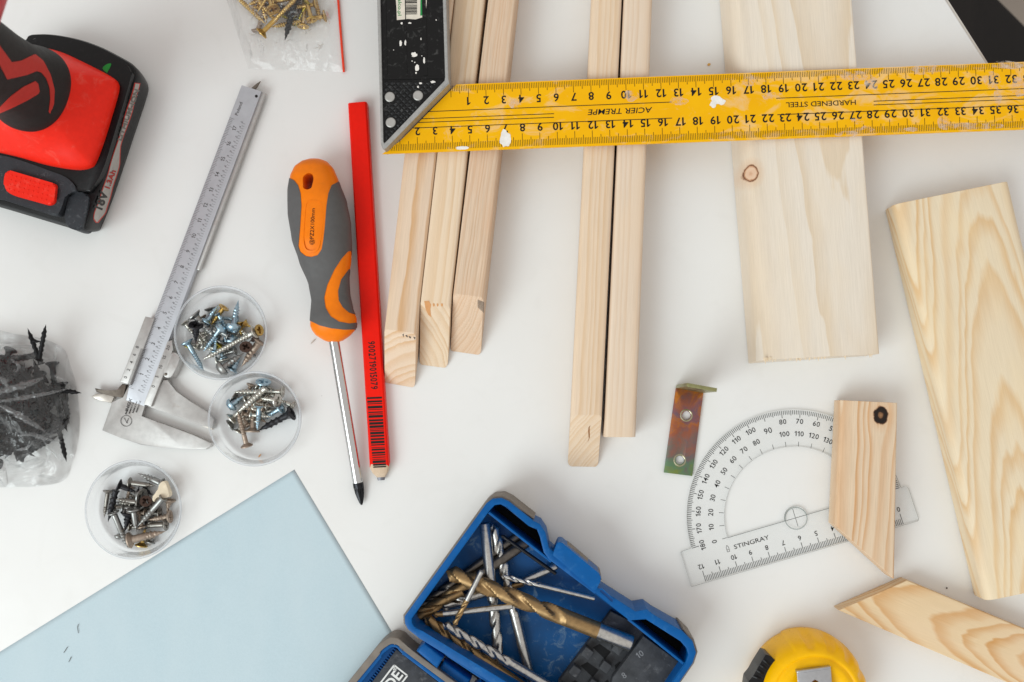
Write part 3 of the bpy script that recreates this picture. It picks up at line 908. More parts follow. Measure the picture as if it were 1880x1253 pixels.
# ------------------------------------------------------------------ screwdriver
def screwdriver():
    r = thing('screwdriver', 'orange and grey screwdriver with steel shaft beside the red pencil', 'screwdriver', W(600, 450, 0))
    q = Z((500, 280), .2874)
    left = [(292, 576), (294, 566), (300, 552), (310, 541), (326, 534.5), (352, 531), (395, 531.6), (441, 538.8), (481, 551.7), (524, 569), (553, 574), (587, 571.5), (599, 571), (607, 574), (616, 580.5), (625, 594), (628, 602)]
    right = [(292, 577), (293.5, 590), (298, 602), (311, 613), (331.7, 620.7), (372, 635), (409, 642), (452, 644), (478, 643.7), (510, 639.4), (538.7, 641), (567, 646.6), (584.6, 653.8), (599, 653.8), (607, 650), (616, 642), (625, 630), (628, 622)]
    zc_t = [(292, 1.6), (628, 1.66)]
    vv = [292.2, 292.8, 294, 296, 299, 303, 308] + [308 + (604 - 308) * k / 74 for k in range(1, 75)] + [607, 611, 616, 620, 624.5, 625.5, 628]
    nu, nv = len(vv) - 1, 88
    def P(u, v):
        i = int(min(max(math.floor(u), 0), nu - 1)); y = vv[i] + (vv[i + 1] - vv[i]) * (u - i)
        l, rr = lerp_table(left, y), lerp_table(right, y)
        zc = 1.62
        # slant: rows follow the handle axis, which leans by 7 degrees
        pl, pr_ = W(l, y - (rr - l) * .055 * 0 , zc), W(rr, y, zc)
        c = (pl + pr_) / 2; hw = (pr_ - pl).length / 2; d = (pr_ - pl)
        d = d.normalized() if d.length > 1e-9 else Vector((1, 0, 0))
        a = 2 * math.pi * v / nv
        hz = min(hw * .92, 1.55)
        ca, sa = math.cos(a), math.sin(a)
        ex = .86
        return c + d * hw * math.copysign(abs(ca) ** ex, ca) + Vector((0, 0, hz * math.copysign(abs(sa) ** ex, sa)))
    orange = plain('orange_plastic', (240, 124, 8), .4, spec=.2, var=.04, bump=.05)
    body = closed_surface(P, nu, nv, 'handle', orange, r)
    # hanging hole
    hb = prism_bm(px2(q(smooth_closed([(236, 140), (262, 148), (272, 178), (268, 215), (262, 238), (238, 250), (212, 240), (206, 205), (206, 165)], 4)), 2.6), -1, 5)
    cutter = bm_out(hb, 'cutter', orange, r, False)
    md = body.modifiers.new('hole', 'BOOLEAN'); md.object = cutter; md.operation = 'DIFFERENCE'; md.solver = 'EXACT'
    bpy.context.view_layer.update()
    dg = bpy.context.evaluated_depsgraph_get()
    me = bpy.data.meshes.new_from_object(body.evaluated_get(dg))
    body.modifiers.clear(); body.data = me; auto_smooth(me, 50)
    bpy.data.objects.remove(cutter)
    O1 = q([(-60, 160), (112, 166), (140, 180), (165, 212), (180, 262), (186, 340), (178, 480), (168, 600), (180, 636), (215, 664), (250, 669), (290, 658), (315, 620), (326, 560), (335, 480), (346, 340), (358, 262), (378, 212), (424, 186), (640, 180), (640, -80), (-60, -80)])
    O2 = q([(640, 622), (512, 625), (480, 634), (440, 680), (395, 750), (350, 850), (331, 930), (340, 995), (372, 1048), (425, 1082), (490, 1094), (540, 1088), (640, 1086), (640, 1036), (530, 1036), (490, 1024), (450, 990), (424, 945), (420, 885), (440, 812), (488, 748), (505, 738), (640, 736)])
    O3 = q([(100, 1060), (235, 1072), (300, 1104), (380, 1124), (460, 1132), (540, 1130), (700, 1126), (700, 1400), (100, 1400)])
    def field(p):
        m = Vector((p.x, p.y, abs(p.z - 1.62) + 1.62))
        s = proj(m)
        return min(sdf(s, O1), sdf(s, O2), sdf(s, O3)) * .033
    grey = plain('grey_rubber', (92, 91, 91), .62, var=.05, bump=.15, bscale=40)
    overlay(P, nu, nv, field, .035, 'grip', grey, r)
    # raised name pad on the tongue, with its print
    pad_o = q(rounded([(212, 300), (312, 300), (330, 400), (312, 560), (290, 640), (205, 640), (190, 560), (200, 400)], 40, 6))
    pad_i = q(rounded([(219, 310), (305, 310), (320, 402), (304, 556), (283, 628), (212, 628), (199, 556), (209, 402)], 36, 6))
    # follow the handle's curvature: drop vertices on the surface
    def surf(u, v):
        y = v; l, rr = lerp_table(left, y), lerp_table(right, y); z = 1.62
        for _ in range(6):
            p = W(u, v, z)
            pl, pr_ = W(l, y, 1.62), W(rr, y, 1.62)
            hw = (pr_ - pl).length / 2; t = max(-1, min(1, (p.x - (pl.x + pr_.x) / 2) / hw)); hz = min(hw * .92, 1.55)
            z = 1.62 + hz * max(0, 1 - abs(t) ** (2 / .86)) ** (.86 / 2)
        return W(u, v, z), z
    n = len(pad_o); vs = []
    for lst, dz in ((pad_o, -.01), (pad_o, .018), (pad_i, .018), (pad_i, -.01)):
        for u, v in lst: p, z = surf(u, v); vs.append(p + Vector((0, 0, dz)))
    mesh_obj('name_pad_rim', vs, [[k * n + i, k * n + (i + 1) % n, (k + 1) * n + (i + 1) % n, (k + 1) * n + i] for k in range(3) for i in range(n)], orange, body, 40)
    T = Print()
    u0, v0 = q([(258, 475)])[0]
    T.text('@PZ2X100mm', W(u0, v0, 3.2), W(576, 370, 3.2) - W(572, 450, 3.2), .30, 2.12, bold=.0)
    for p in T.v:
        s = proj(p); pt, z = surf(*s); p.x, p.y, p.z = pt.x, pt.y, z + .02
    T.out('printed_size', M['ink'], body)
    # shaft and tip
    a, b = W(612.5, 622, 1.5), W(657, 886, .42)
    shaft = bm_out(tube_bm([a, a * .5 + b * .5, b], .31, 28), 'shaft', M['chrome'], r, 60)
    tipm = plain('black_tip_steel', (42, 42, 45), .3, .8, .15, 6)
    ax = (b - a).normalized()
    n = 32; rows = [(0, .312, 0), (.30, .312, 0), (.40, .30, .4), (.65, .27, .6), (.95, .20, .62), (1.22, .12, .55), (1.36, .05, .1)]
    sd_ = ax.cross(Vector((0, 0, 1))).normalized(); up = sd_.cross(ax)
    vs = []; fs = []
    for (t, rad, fl) in rows:
        for k in range(n):
            an = 2 * math.pi * k / n
            rr = rad * (1 - fl * abs(math.sin(2 * an)) ** 1.5)
            vs.append(b + ax * t + sd_ * rr * math.cos(an) + up * rr * math.sin(an))
    for i in range(len(rows) - 1):
        for k in range(n): fs.append([i * n + k, i * n + (k + 1) % n, (i + 1) * n + (k + 1) % n, (i + 1) * n + k])
    fs.append([(len(rows) - 1) * n + k for k in range(n)])
    t_ = mesh_obj('tip', vs, fs, tipm, shaft); bmf(t_); auto_smooth(t_.data, 35)
screwdriver()

# ------------------------------------------------------------------ angle bracket
def bracket():
    r = thing('angle_bracket', 'iridescent zinc angle bracket with two holes standing on the table', 'bracket', W(1255, 800, 0))
    k = NT('iridescent_zinc'); v = k.obj()
    sep = k.n('ShaderNodeSeparateXYZ'); k.lk(v, sep.inputs[0])
    nn = k.noise(v, .9, 4, .6, .6)
    t = k.math('ADD', k.math('MULTIPLY', sep.outputs[1], .17), k.math('MULTIPLY', k.math('SUBTRACT', nn, .5), .9))
    col = k.ramp(k.math('ADD', t, .47), [(.0, (112, 126, 62)), (.14, (92, 122, 92)), (.28, (110, 100, 92)), (.42, (138, 92, 78)), (.52, (150, 86, 62)), (.6, (170, 100, 46)), (.68, (124, 84, 92)), (.78, (148, 88, 70)), (.9, (186, 112, 30)), (1.0, (150, 84, 40))])
    dk = k.noise(v, 2.2, 3)
    col = k.mix(k.math('MULTIPLY', k.ramp(dk, [(.5, (0, 0, 0, 1)), (.75, (1, 1, 1, 1))]), .4), col, lin((88, 92, 112)))
    k.lk(col, k.b.inputs['Base Color']); k.b.inputs['Metallic'].default_value = .5; k.b.inputs['Roughness'].default_value = .38
    t_ = .2
    c = [(1241, 713), (1291.5, 722), (1271, 874.5), (1219, 868)]
    h1 = circle_px(1260, 763, 8.2, 20); h2 = circle_px(1248, 845.5, 8.2, 20)
    pl = plate('flat_leg', c, .02, t_, k.m, r, [h1, h2], bevel=.03)
    for h, (u, w) in ((h1, (1260, 763)), (h2, (1248, 845.5))):
        cc = W(u, w, t_)
        bm_out(lathe_bm([(.37, t_ + .003), (.31, t_ + .018), (.285, t_ + .002), (.27, t_ - .06), (.262, .03)], cc, 24), 'countersink', plain('bright_zinc', (170, 165, 140), .25, 1.0), pl)
    # upright leg at the far end
    a, b = W(1241, 713, t_), W(1291.5, 722, t_)
    d = (b - a).normalized(); nb = Vector((-d.y, d.x, 0)); nb = nb if nb.y < 0 else -nb
    hgt = 5.2
    pts = [a, b, b - nb * t_, a - nb * t_]
    up = plain('zinc_edge', (150, 148, 104), .35, .8, .15)
    bm = prism_bm([(p.x, p.y) for p in pts], .05, hgt, bevel=.03)
    u_ = bm_out(bm, 'upright_leg', up, r)
    for hz in (1.7, 4.2):
        mid = (a + b) / 2 + nb * .004; mid.z = hz
        pp = [mid + d * .26 * math.cos(2 * math.pi * i / 18) + Vector((0, 0, .26 * math.sin(2 * math.pi * i / 18))) for i in range(18)]
        mesh_obj('hole', pp, [list(range(18))], M['black'], u_)
bracket()

# ------------------------------------------------------------------ protractor
def protractor():
    r = thing('protractor', 'clear plastic protractor with black degree marks under the mitred block', 'protractor', W(1461, 952, 0))
    z0, z1 = .025, .15
    C = W(1461.4, 952, z1)
    ex = (W(1525, 933.6, z1) - W(1341.6, 987, z1)).normalized(); ey = Vector((-ex.y, ex.x, 0))
    ro, ri = 6.30, 4.12
    def L(x, y): p = C + ex * x + ey * y; return (p.x, p.y)
    bl, br = -6.98, 6.72
    yb = -2.1   # low edge of the bar
    out = []
    out += [L(bl + .02, yb), L(br - .12, yb), L(br - .03, yb + .03), L(br, yb + .12), L(br, -.2), L(br - .06, -.06), L(br - .2, 0)]
    n = 72
    a0 = math.asin(.02 / ro)
    for i in range(n + 1):
        a = math.pi * i / n * .998
        out.append(L(ro * math.cos(a), max(ro * math.sin(a), .0)))
    out = [p for i, p in enumerate(out) if i == 0 or (Vector(p) - Vector(out[i - 1])).length > .02]
    out += [L(bl, -.02)]
    rc = .66
    hole = [L(ri * math.cos(math.pi * i / 60), ri * math.sin(math.pi * i / 60) + .02) for i in range(1, 60)]
    hole = [L(ri, .02)] + hole + [L(-ri, .02)] + [L(rc * math.cos(math.pi - math.pi * i / 16), rc * math.sin(math.pi * i / 16) + .02) for i in range(17)]
    clear = clear_mat('clear_acrylic', .012, (.996, .998, .998), .05, .4, .02)
    edge = clear_mat('acrylic_edge', .42, (.72, .76, .75), .2, .6, .3, (150, 156, 156))
    body = bm_out(prism_bm(out, z0, z1, [hole], side_mat=1), 'plate', clear, r, False, mats=[clear, edge])
    # ring round the centre
    bmr = lathe_bm([(rc, z1 + .004), (rc - .03, z1 + .03), (rc - .06, z1 + .004)], C, 40)
    bm_out(bmr, 'centre_ring', edge, body)
    P = Print(); T = Print(); z = .016      # printed on the underside
    ink = M['ink']
    def Q(x, y): p = C + ex * x + ey * y; return Vector((p.x, p.y, z))
    for d in range(0, 181):
        a = math.pi - math.radians(d)
        ln = .36 if d % 10 == 0 else (.30 if d % 5 == 0 else .24)
        if d % 10 == 0: ln = .42
        T.bar(Q((ro - .04) * math.cos(a), (ro - .04) * math.sin(a)), Q((ro - .04 - ln) * math.cos(a), (ro - .04 - ln) * math.sin(a)), .030)
        if d % 10 == 0:
            T.bar(Q((ri + .02) * math.cos(a), (ri + .02) * math.sin(a) + .02), Q((ri + .30) * math.cos(a), (ri + .30) * math.sin(a) + .02), .022)
            rd = Vector((math.sin(a), -math.cos(a), 0)); rw = ex * rd.x + ey * rd.y
            off = math.radians(0)
            if d == 90: P.text('90', Q(5.28 * math.cos(a), 5.28 * math.sin(a)), rw, .33, bold=0)
            else:
                P.text(str(180 - d), Q(5.62 * math.cos(a), 5.62 * math.sin(a)), rw, .29, bold=.004)
                P.text(str(d), Q(4.90 * math.cos(a), 4.90 * math.sin(a)), rw, .29, bold=.004)
    T.bar(Q(-ri, 0), Q(ri, 0), .018); T.bar(Q(0, -.5), Q(0, .55), .02); T.bar(Q(-.6, 0), Q(.6, 0), .02)
    x12 = -5.72
    for mm in range(0, 121):
        x = -x12 - .0 - mm / 10 * .99 + .1
        ln = .62 if mm % 10 == 0 else (.44 if mm % 5 == 0 else .33)
        T.bar(Q(x, yb + .05), Q(x, yb + .05 + ln), .030)
        if mm % 10 == 0: P.text(str(mm // 10), Q(x, yb + .93), -ex, .28, bold=.004)
    P.text('STINGRAY', Q(-2.85, -.62), ex, .25, 2.1, bold=0)
    for a_, b_ in (((-4.35, -.78), (-4.35, -.52)), ((-4.21, -.78), (-4.21, -.52)), ((-4.35, -.52), (-4.28, -.40)), ((-4.21, -.52), (-4.28, -.40)), ((-4.35, -.78), (-4.21, -.78)), ((-4.35, -.66), (-4.21, -.66))):
        T.bar(Q(*a_), Q(*b_), .02)
    P.out('numerals', ink, body); T.out('degree_marks', plain('thin_ink', (52, 52, 52), .6), body)
protractor()

# ------------------------------------------------------------------ vernier caliper
def caliper():
    r = thing('vernier_caliper', 'satin steel vernier caliper lying open beside the round cups', 'caliper', W(300, 560, 0))
    q = Z((160, 480), .2952)
    st = M['satin']; wn = plain('ground_steel', (188, 186, 184), .42, .7, .08, 3, dirt=(140, 120, 104), dirt_amt=.3, dirt_scale=1.5)
    z1 = .62
    # beam: two rails with a shallow groove between
    bm_pts = [(443.5, 156.5), (480, 168), (265, 746), (231, 735), (239, 700)]
    beam = plate('beam', bm_pts, .22, z1, st, r, bevel=.03)
    plate('groove_rail', [(478, 167.6), (487.5, 171), (366, 497), (357, 494)], .2, .48, wn, r, bevel=.05)
    # printed scale
    P = Print(); T = Print(); z = z1 + .006
    o0 = Vector(q([(303, 800)])[0]); o17 = Vector((431, 236))
    d = (o17 - o0) / 17
    nl = Vector((-d.y, d.x)); nl = nl.normalized(); nl = nl if nl.x < 0 else -nl
    rd = W(431, 236, z) - W(o0.x, o0.y, z)
    def on(cm, off): p = o0 + d * cm + nl * off; return W(p.x, p.y, z)
    for mm in range(0, 176):
        ln = 6.5 if mm % 5 else 8.5
        if mm % 10 == 0: ln = 11
        T.bar(on(mm / 10, 15.5), on(mm / 10, 15.5 - ln), .018)
        if mm % 10 == 0 and mm > 0: P.text(str(mm // 10), on(mm / 10, 0.5), rd, .24)
    for k in range(0, 113):
        c = k * .15875
        if c > 17.6: break
        T.bar(on(c, -15.2), on(c, -15.2 + (5 if k % 2 else 7)), .016)
        if k % 2 == 0: P.text(str((k // 2) % 10), on(c + .05, -8 + (2 if k % 16 == 0 else 0)), rd, .13, bold=0)
    P.text('Poland', on(18.2, 6), rd, .2, .85)
    P.text('INOX', on(-1.0, 3), rd, .2, .8)
    cc = q([(242, 993)])[0]
    for i in range(22):
        a, b = 2 * math.pi * i / 22, 2 * math.pi * (i + 1) / 22
        T.bar(W(cc[0] + 10 * math.cos(a), cc[1] + 10 * math.sin(a), z), W(cc[0] + 10 * math.cos(b), cc[1] + 10 * math.sin(b), z), .03)
    T.bar(W(cc[0] - 4, cc[1] - 6, z), W(cc[0] + 2, cc[1] + 5, z), .03); T.bar(W(cc[0] + 4, cc[1] - 5, z), W(cc[0] + 1, cc[1] + 4, z), .03)
    for k in range(4): P.text('MMXTX', on(-2.2, 8 - 5 * k) if False else W(*(Vector(q([(252 + 22 * k, 915 - 4 * k)])[0])), z), rd, .1, .75)
    P.out('numerals', M['ink_soft'], beam); T.out('scale_marks', M['ink_soft'], beam)
    hp = circle_px(470.6, 177, 2.8, 14)
    mesh_obj('rod_hole', [W(u, v, z) for u, v in hp], [list(range(14))[::-1]], M['ink'], beam)
    plate('fixed_jaw', q([(252, 780), (226, 850), (155, 872), (92, 1052), (200, 1096), (330, 1140), (450, 1157), (600, 1166), (735, 1170), (766, 1152), (775, 1130), (655, 1080), (560, 1045), (440, 1000), (432, 1003), (333, 966), (352, 905), (372, 880), (330, 810)]), .2, z1 - .03, wn, r, bevel=.04)
    plate('jaw_tip', q([(652, 1112), (660, 1083), (776, 1128), (740, 1160)]), .1, .42, M['steel_dark'], r, bevel=.03)
    sl = plate('slider', q([(360, 343), (418, 356), (268, 770), (203, 747)]), .12, .78, wn, r, bevel=.05)
    vr = plate('vernier', q([(498, 500), (527, 490), (535, 548), (398, 904), (350, 890)]), .12, .76, wn, r, bevel=.04)
    V = Print(); Vt = Print(); zv = .79
    for i, s in enumerate(('0', '2', '4', '6', '8')):
        u, v = q([(238 + 18.2 * i, 722 - 47 * i)])[0]; V.text(s, W(u, v, zv), rd, .2)
    for i in range(46):
        a, b = q([(250 + i * 1.85, 764 - i * 4.9), (282 + i * 1.85, 772 - i * 4.9)])
        Vt.bar(W(*a, zv), W(*b, zv), .02)
    V.out('numerals', M['ink_soft'], sl); Vt.out('scale_marks', M['ink_soft'], sl)
    V = Print()
    for i, s in enumerate(('0', '5', '10', '15', '20')):
        u, v = q([(410 + 23 * i, 778 - 60 * i)])[0]; V.text(s, W(u, v, .77), rd, .2)
    V.out('numerals', M['ink_soft'], vr)
    plate('moving_jaw', q([(398, 900), (470, 738), (506, 738), (513, 768), (552, 815), (640, 872), (745, 935), (790, 985), (780, 1040), (745, 1030), (690, 1018), (560, 965), (445, 926), (370, 902)]), .2, z1 - .04, wn, r, bevel=.05)
    plate('jaw_tip', q([(686, 1012), (698, 982), (790, 1012), (775, 1048)]), .1, .46, plain('pale_steel', (205, 196, 186), .45, .6), r, bevel=.03)
    plate('thumb_lock', q(rounded([(470, 700), (530, 560), (580, 590), (560, 650), (520, 728), (480, 724)], 16, 4)), .2, .95, wn, r, bevel=.08)
    u, v = q([(489, 703)])[0]
    bm_out(lathe_bm([(.09, .95), (.08, .99), (0, 1.0)], W(u, v, .95), 14), 'lock_pin', M['steel_dark'], r)
    plate('inside_jaw', q([(45, 790), (56, 813), (120, 832), (205, 842), (226, 850), (242, 770), (216, 762), (190, 806), (120, 808)]), .2, .5, M['steel_dark'], r, bevel=.05)
    plate('inside_jaw', q([(22, 840), (42, 856), (90, 870), (150, 884), (168, 842), (110, 822), (50, 826)]), .12, .36, plain('pale_steel_2', (214, 208, 200), .4, .6), r, bevel=.05)
    a, b = W(462, 168, .36), W(478.5, 149.5, .36)
    bm_out(tube_bm([a, a * .4 + b * .6, b], [.16, .1, .02], 8), 'depth_rod', M['steel_dark'], r)
caliper()
# ------------------------------------------------------------------ screws
SM = {
    'grey': plain('grey_zinc', (150, 150, 148), .38, .9, .15, 6),
    'silver': plain('silver_zinc', (196, 194, 186), .32, .95, .12, 7, dirt=(120, 100, 80), dirt_amt=.3),
    'blue': plain('blue_zinc', (160, 184, 198), .3, .95, .1, 6),
    'gold': plain('yellow_zinc', (198, 166, 100), .3, .95, .15, 6),
    'olive': plain('olive_zinc', (164, 150, 60), .3, .95, .2, 6),
    'black': plain('black_phosphate', (38, 38, 42), .45, .5, .15, 6),
    'rust': plain('rusty_steel', (166, 150, 136), .5, .75, .2, 5, dirt=(128, 84, 58), dirt_amt=.55),
    'steel': plain('old_steel', (142, 138, 132), .4, .95, .2, 6, dirt=(96, 84, 72), dirt_amt=.5),
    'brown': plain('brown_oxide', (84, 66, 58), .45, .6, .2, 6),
    'drywall': plain('black_drywall', (22, 21, 23), .45, .2, .15, 6),
}
WORD = {'grey': 'dull grey', 'silver': 'silver', 'blue': 'bluish zinc', 'gold': 'brass coloured', 'olive': 'olive yellow', 'black': 'black', 'rust': 'rusty', 'steel': 'dark steel', 'brown': 'brown', 'drywall': 'black'}
_sm = {}
def screw_mesh(L, D, hd, head, thr, pitch, mat):
    """head top at x = 0, point at x = L (cm)"""
    key = (round(L, 2), round(D, 2), round(hd, 2), head, thr, round(pitch, 3), mat)
    if key in _sm: return _sm[key]
    n = 12
    R, core = D / 2, D / 2 * .66
    vs, fs = [], []
    def ring(x, fr):
        i = len(vs)
        for k in range(n):
            a = 2 * math.pi * k / n; r = fr(a)
            vs.append(Vector((x, r * math.cos(a), r * math.sin(a))))
        return i
    H = hd / 2
    rings = []
    if head == 'csk':
        hh = (H - core) * .85
        prof = [(0.0, H * .97), (.03 * hd, H), (.08 * hd, H), (hh, R * .86)]
    elif head == 'bugle':
        hh = (H - core) * 1.3
        prof = [(0.0, H * .97), (.05 * hd, H), (hh * .45, H * .62), (hh, R * .8)]
    else:
        hh = hd * .36
        prof = [(0.0, H * .62), (hh * .22, H * .86), (hh * .55, H), (hh * .95, H), (hh, R * .85)]
    # head top with a cross recess
    rec = H * .62; w = H * .2; dp = hd * .28
    x0, r0 = prof[0]
    m = 24
    N2 = n
    base = []
    for (x, r) in prof: rings.append(ring(x, lambda a, r=r: r))
    # recess
    cross = [(w, w), (w, rec), (-w, rec), (-w, w), (-rec, w), (-rec, -w), (-w, -w), (-w, -rec), (w, -rec), (w, -w), (rec, -w), (rec, w)]
    ci = len(vs)
    for y, z in cross: vs.append(Vector((x0 - (.0 if head == 'csk' else hd * .05), y, z)))
    di = len(vs)
    for y, z in cross: vs.append(Vector((x0 + dp, y * .55, z * .55)))
    # join the rim ring (12 verts) to the cross outline (12 verts) by angle
    order = sorted(range(12), key=lambda q_: math.atan2(cross[q_][1], cross[q_][0]) % (2 * math.pi))
    # start so that each rim vert meets the cross vert of nearest angle
    st = min(range(12), key=lambda s: sum(abs(((math.atan2(cross[order[(k + s) % 12]][1], cross[order[(k + s) % 12]][0]) - 2 * math.pi * k / n + math.pi) % (2 * math.pi)) - math.pi) for k in range(12)))
    for k in range(n):
        a, b = order[(k + st) % 12], order[(k + 1 + st) % 12]
        fs.append([rings[0] + k, ci + a, ci + b, rings[0] + (k + 1) % n][::-1])
        fs.append([ci + a, di + a, di + b, ci + b][::-1])
    fs.append([di + k for k in range(12)][::-1])
    # plain shank then thread
    xs = hh + (L - hh) * (1 - thr)
    if thr < .97: rings.append(ring(xs, lambda a: R * .82))
    steps = max(8, int((L - xs) / pitch * 4))
    for s_ in range(1, steps + 1):
        x = xs + (L - xs) * s_ / steps
        taper = min(1.0, (L - x) / (D * 1.5)) if L - x < D * 1.5 else 1.0
        def fr(a, x=x, taper=taper):
            ph = ((x / pitch) - a / (2 * math.pi)) % 1.0
            t = max(0.0, 1 - abs(ph - .5) * 3.2)
            return max(.006, (core + (R - core) * t) * taper)
        rings.append(ring(x, fr))
    for a, b in zip(rings, rings[1:]):
        for k in range(n): fs.append([a + k, b + k, b + (k + 1) % n, a + (k + 1) % n][::-1])
    fs.append([rings[-1] + k for k in range(n)])
    me = bpy.data.meshes.new('screw')
    me.from_pydata([tuple((v - Vector((L / 2, 0, 0))) * S) for v in vs], [], fs)
    bm = bmesh.new(); bm.from_mesh(me); bmesh.ops.recalc_face_normals(bm, faces=bm.faces[:]); bm.to_mesh(me); bm.free()
    me.materials.append(SM[mat]); auto_smooth(me, 48)
    _sm[key] = me
    return me

used_labels = {}
def screw(head_px, tip_px, zh, zt, mat, head='csk', D=.38, hd=None, thr=.75, pitch=None, label=None, group=None, L=None, name='screw'):
    a, b = W(head_px[0], head_px[1], zh), W(tip_px[0], tip_px[1], zt)
    d = b - a
    if L: b = a + d.normalized() * L; d = b - a
    LL = max(.5, round(d.length / .15) * .15)
    me = screw_mesh(LL, D, hd or D * 1.95, head, thr, pitch or D * .45, mat)
    o = bpy.data.objects.new(name, me); COL.objects.link(o)
    o.location = (a + b) / 2 * S
    o.rotation_euler = d.to_track_quat('X', 'Z').to_euler()
    if label and label in used_labels and not (group and group.startswith('same')):
        used_labels[label] += 1; print('DUP', label)
    used_labels.setdefault(label, 1)
    return setp(o, label, 'screw', group)

def clock(c, p):
    a = math.degrees(math.atan2(p[0] - c[0], -(p[1] - c[1]))) % 360
    return ['top', 'upper right', 'right', 'lower right', 'bottom', 'lower left', 'left', 'upper left'][int(round(a / 45)) % 8]

HEADW = {'csk': 'countersunk', 'pan': 'pan head', 'bugle': 'bugle head'}
def cup_screws(name, centre, off, sc, rows, scale_d=1.0):
    q = Z(off, sc)
    for row in rows:
        (hx, hy), (tx, ty), lay, mat = row[:4]
        kw = dict(row[4]) if len(row) > 4 else {}
        h, t = q([(hx, hy), (tx, ty)])
        zh = kw.pop('zh', .32 + .22 * lay); zt = kw.pop('zt', .26 + .22 * lay)
        kw['D'] = kw.get('D', .38) * .98
        if 'hd' in kw: kw['hd'] *= .96
        hk = kw.get('head', 'csk')
        extra = kw.pop('say', None)
        if extra: lab = extra
        else:
            ch, ct = clock(centre, h), clock(centre, t)
            near = lambda p: 'middle' if math.hypot(p[0] - centre[0], p[1] - centre[1]) < 22 else None
            hs = near(h) or ch; ts = near(t) or ct
            ln = math.hypot(h[0] - t[0], h[1] - t[1])
            sz = 'long ' if ln > 62 else ('short ' if ln < 27 else '')
            lab = '%s%s %s screw, %s cup, head %s, tip %s' % (sz, WORD[mat], HEADW[hk], name, hs, ts)
            if lab in used_labels: lab += ', deeper in the heap' if lay == 0 else ', nearer the heap top'
        screw(h, t, zh, zt, mat, label=lab, group='screws in the %s cup' % name, **kw)

def cup(name, centre, r_px, h, label):
    c = W(centre[0], centre[1], h)
    R = r_px / 30.8 * (CAM_H - h) / CAM_H
    t = thing('round_cup', label, 'cup', (c.x, c.y, 0), 'shallow clear plastic cups of screws')
    wall = clear_mat('cup_plastic', .07, (.995, .997, 1), .2, .45, .42, (240, 244, 248))
    rb = R * .88
    prof = [(0, .14), (rb * .6, .14), (rb * .93, .14), (rb * .985, .18), (rb + .03, .3), (R - .13, h - .12), (R - .1, h - .03)]
    outp = [(R, h - .02), (R + .01, h - .1), (R - .03, h - .16), (R - .09, h - .2), (rb + .09, .3), (rb + .04, .1), (rb * .96, .03), (0, .03)]
    bm = lathe_bm(prof, c, 72); body = bm_out(bm, 'floor_and_wall', wall, t, True)
    bm = lathe_bm(outp, c, 72); bm_out(bm, 'outer_wall', wall, t, True)
    rim = clear_mat('cup_rim', .4, (.99, .995, 1), .15, .7, .3, (246, 249, 252))
    pr = [(R - .1, h - .04), (R - .08, h), (R - .03, h + .02), (R + .02, h), (R + .03, h - .05), (R, h - .09), (R - .07, h - .08), (R - .1, h - .04)]
    bm_out(lathe_bm(pr, c, 72), 'rim', rim, t, True)
    return t
C1, C2, C3 = (404.5, 611), (467, 769), (244, 936)
cup('upper', C1, 88, 1.0, 'upper round clear cup of mixed screws beside the caliper beam')
cup('middle', C2, 87.5, 1.0, 'middle round clear cup of silver screws at the caliper jaw tips')
cup('lower', C3, 91, 1.0, 'lower round clear cup of old screws touching the blue paper')

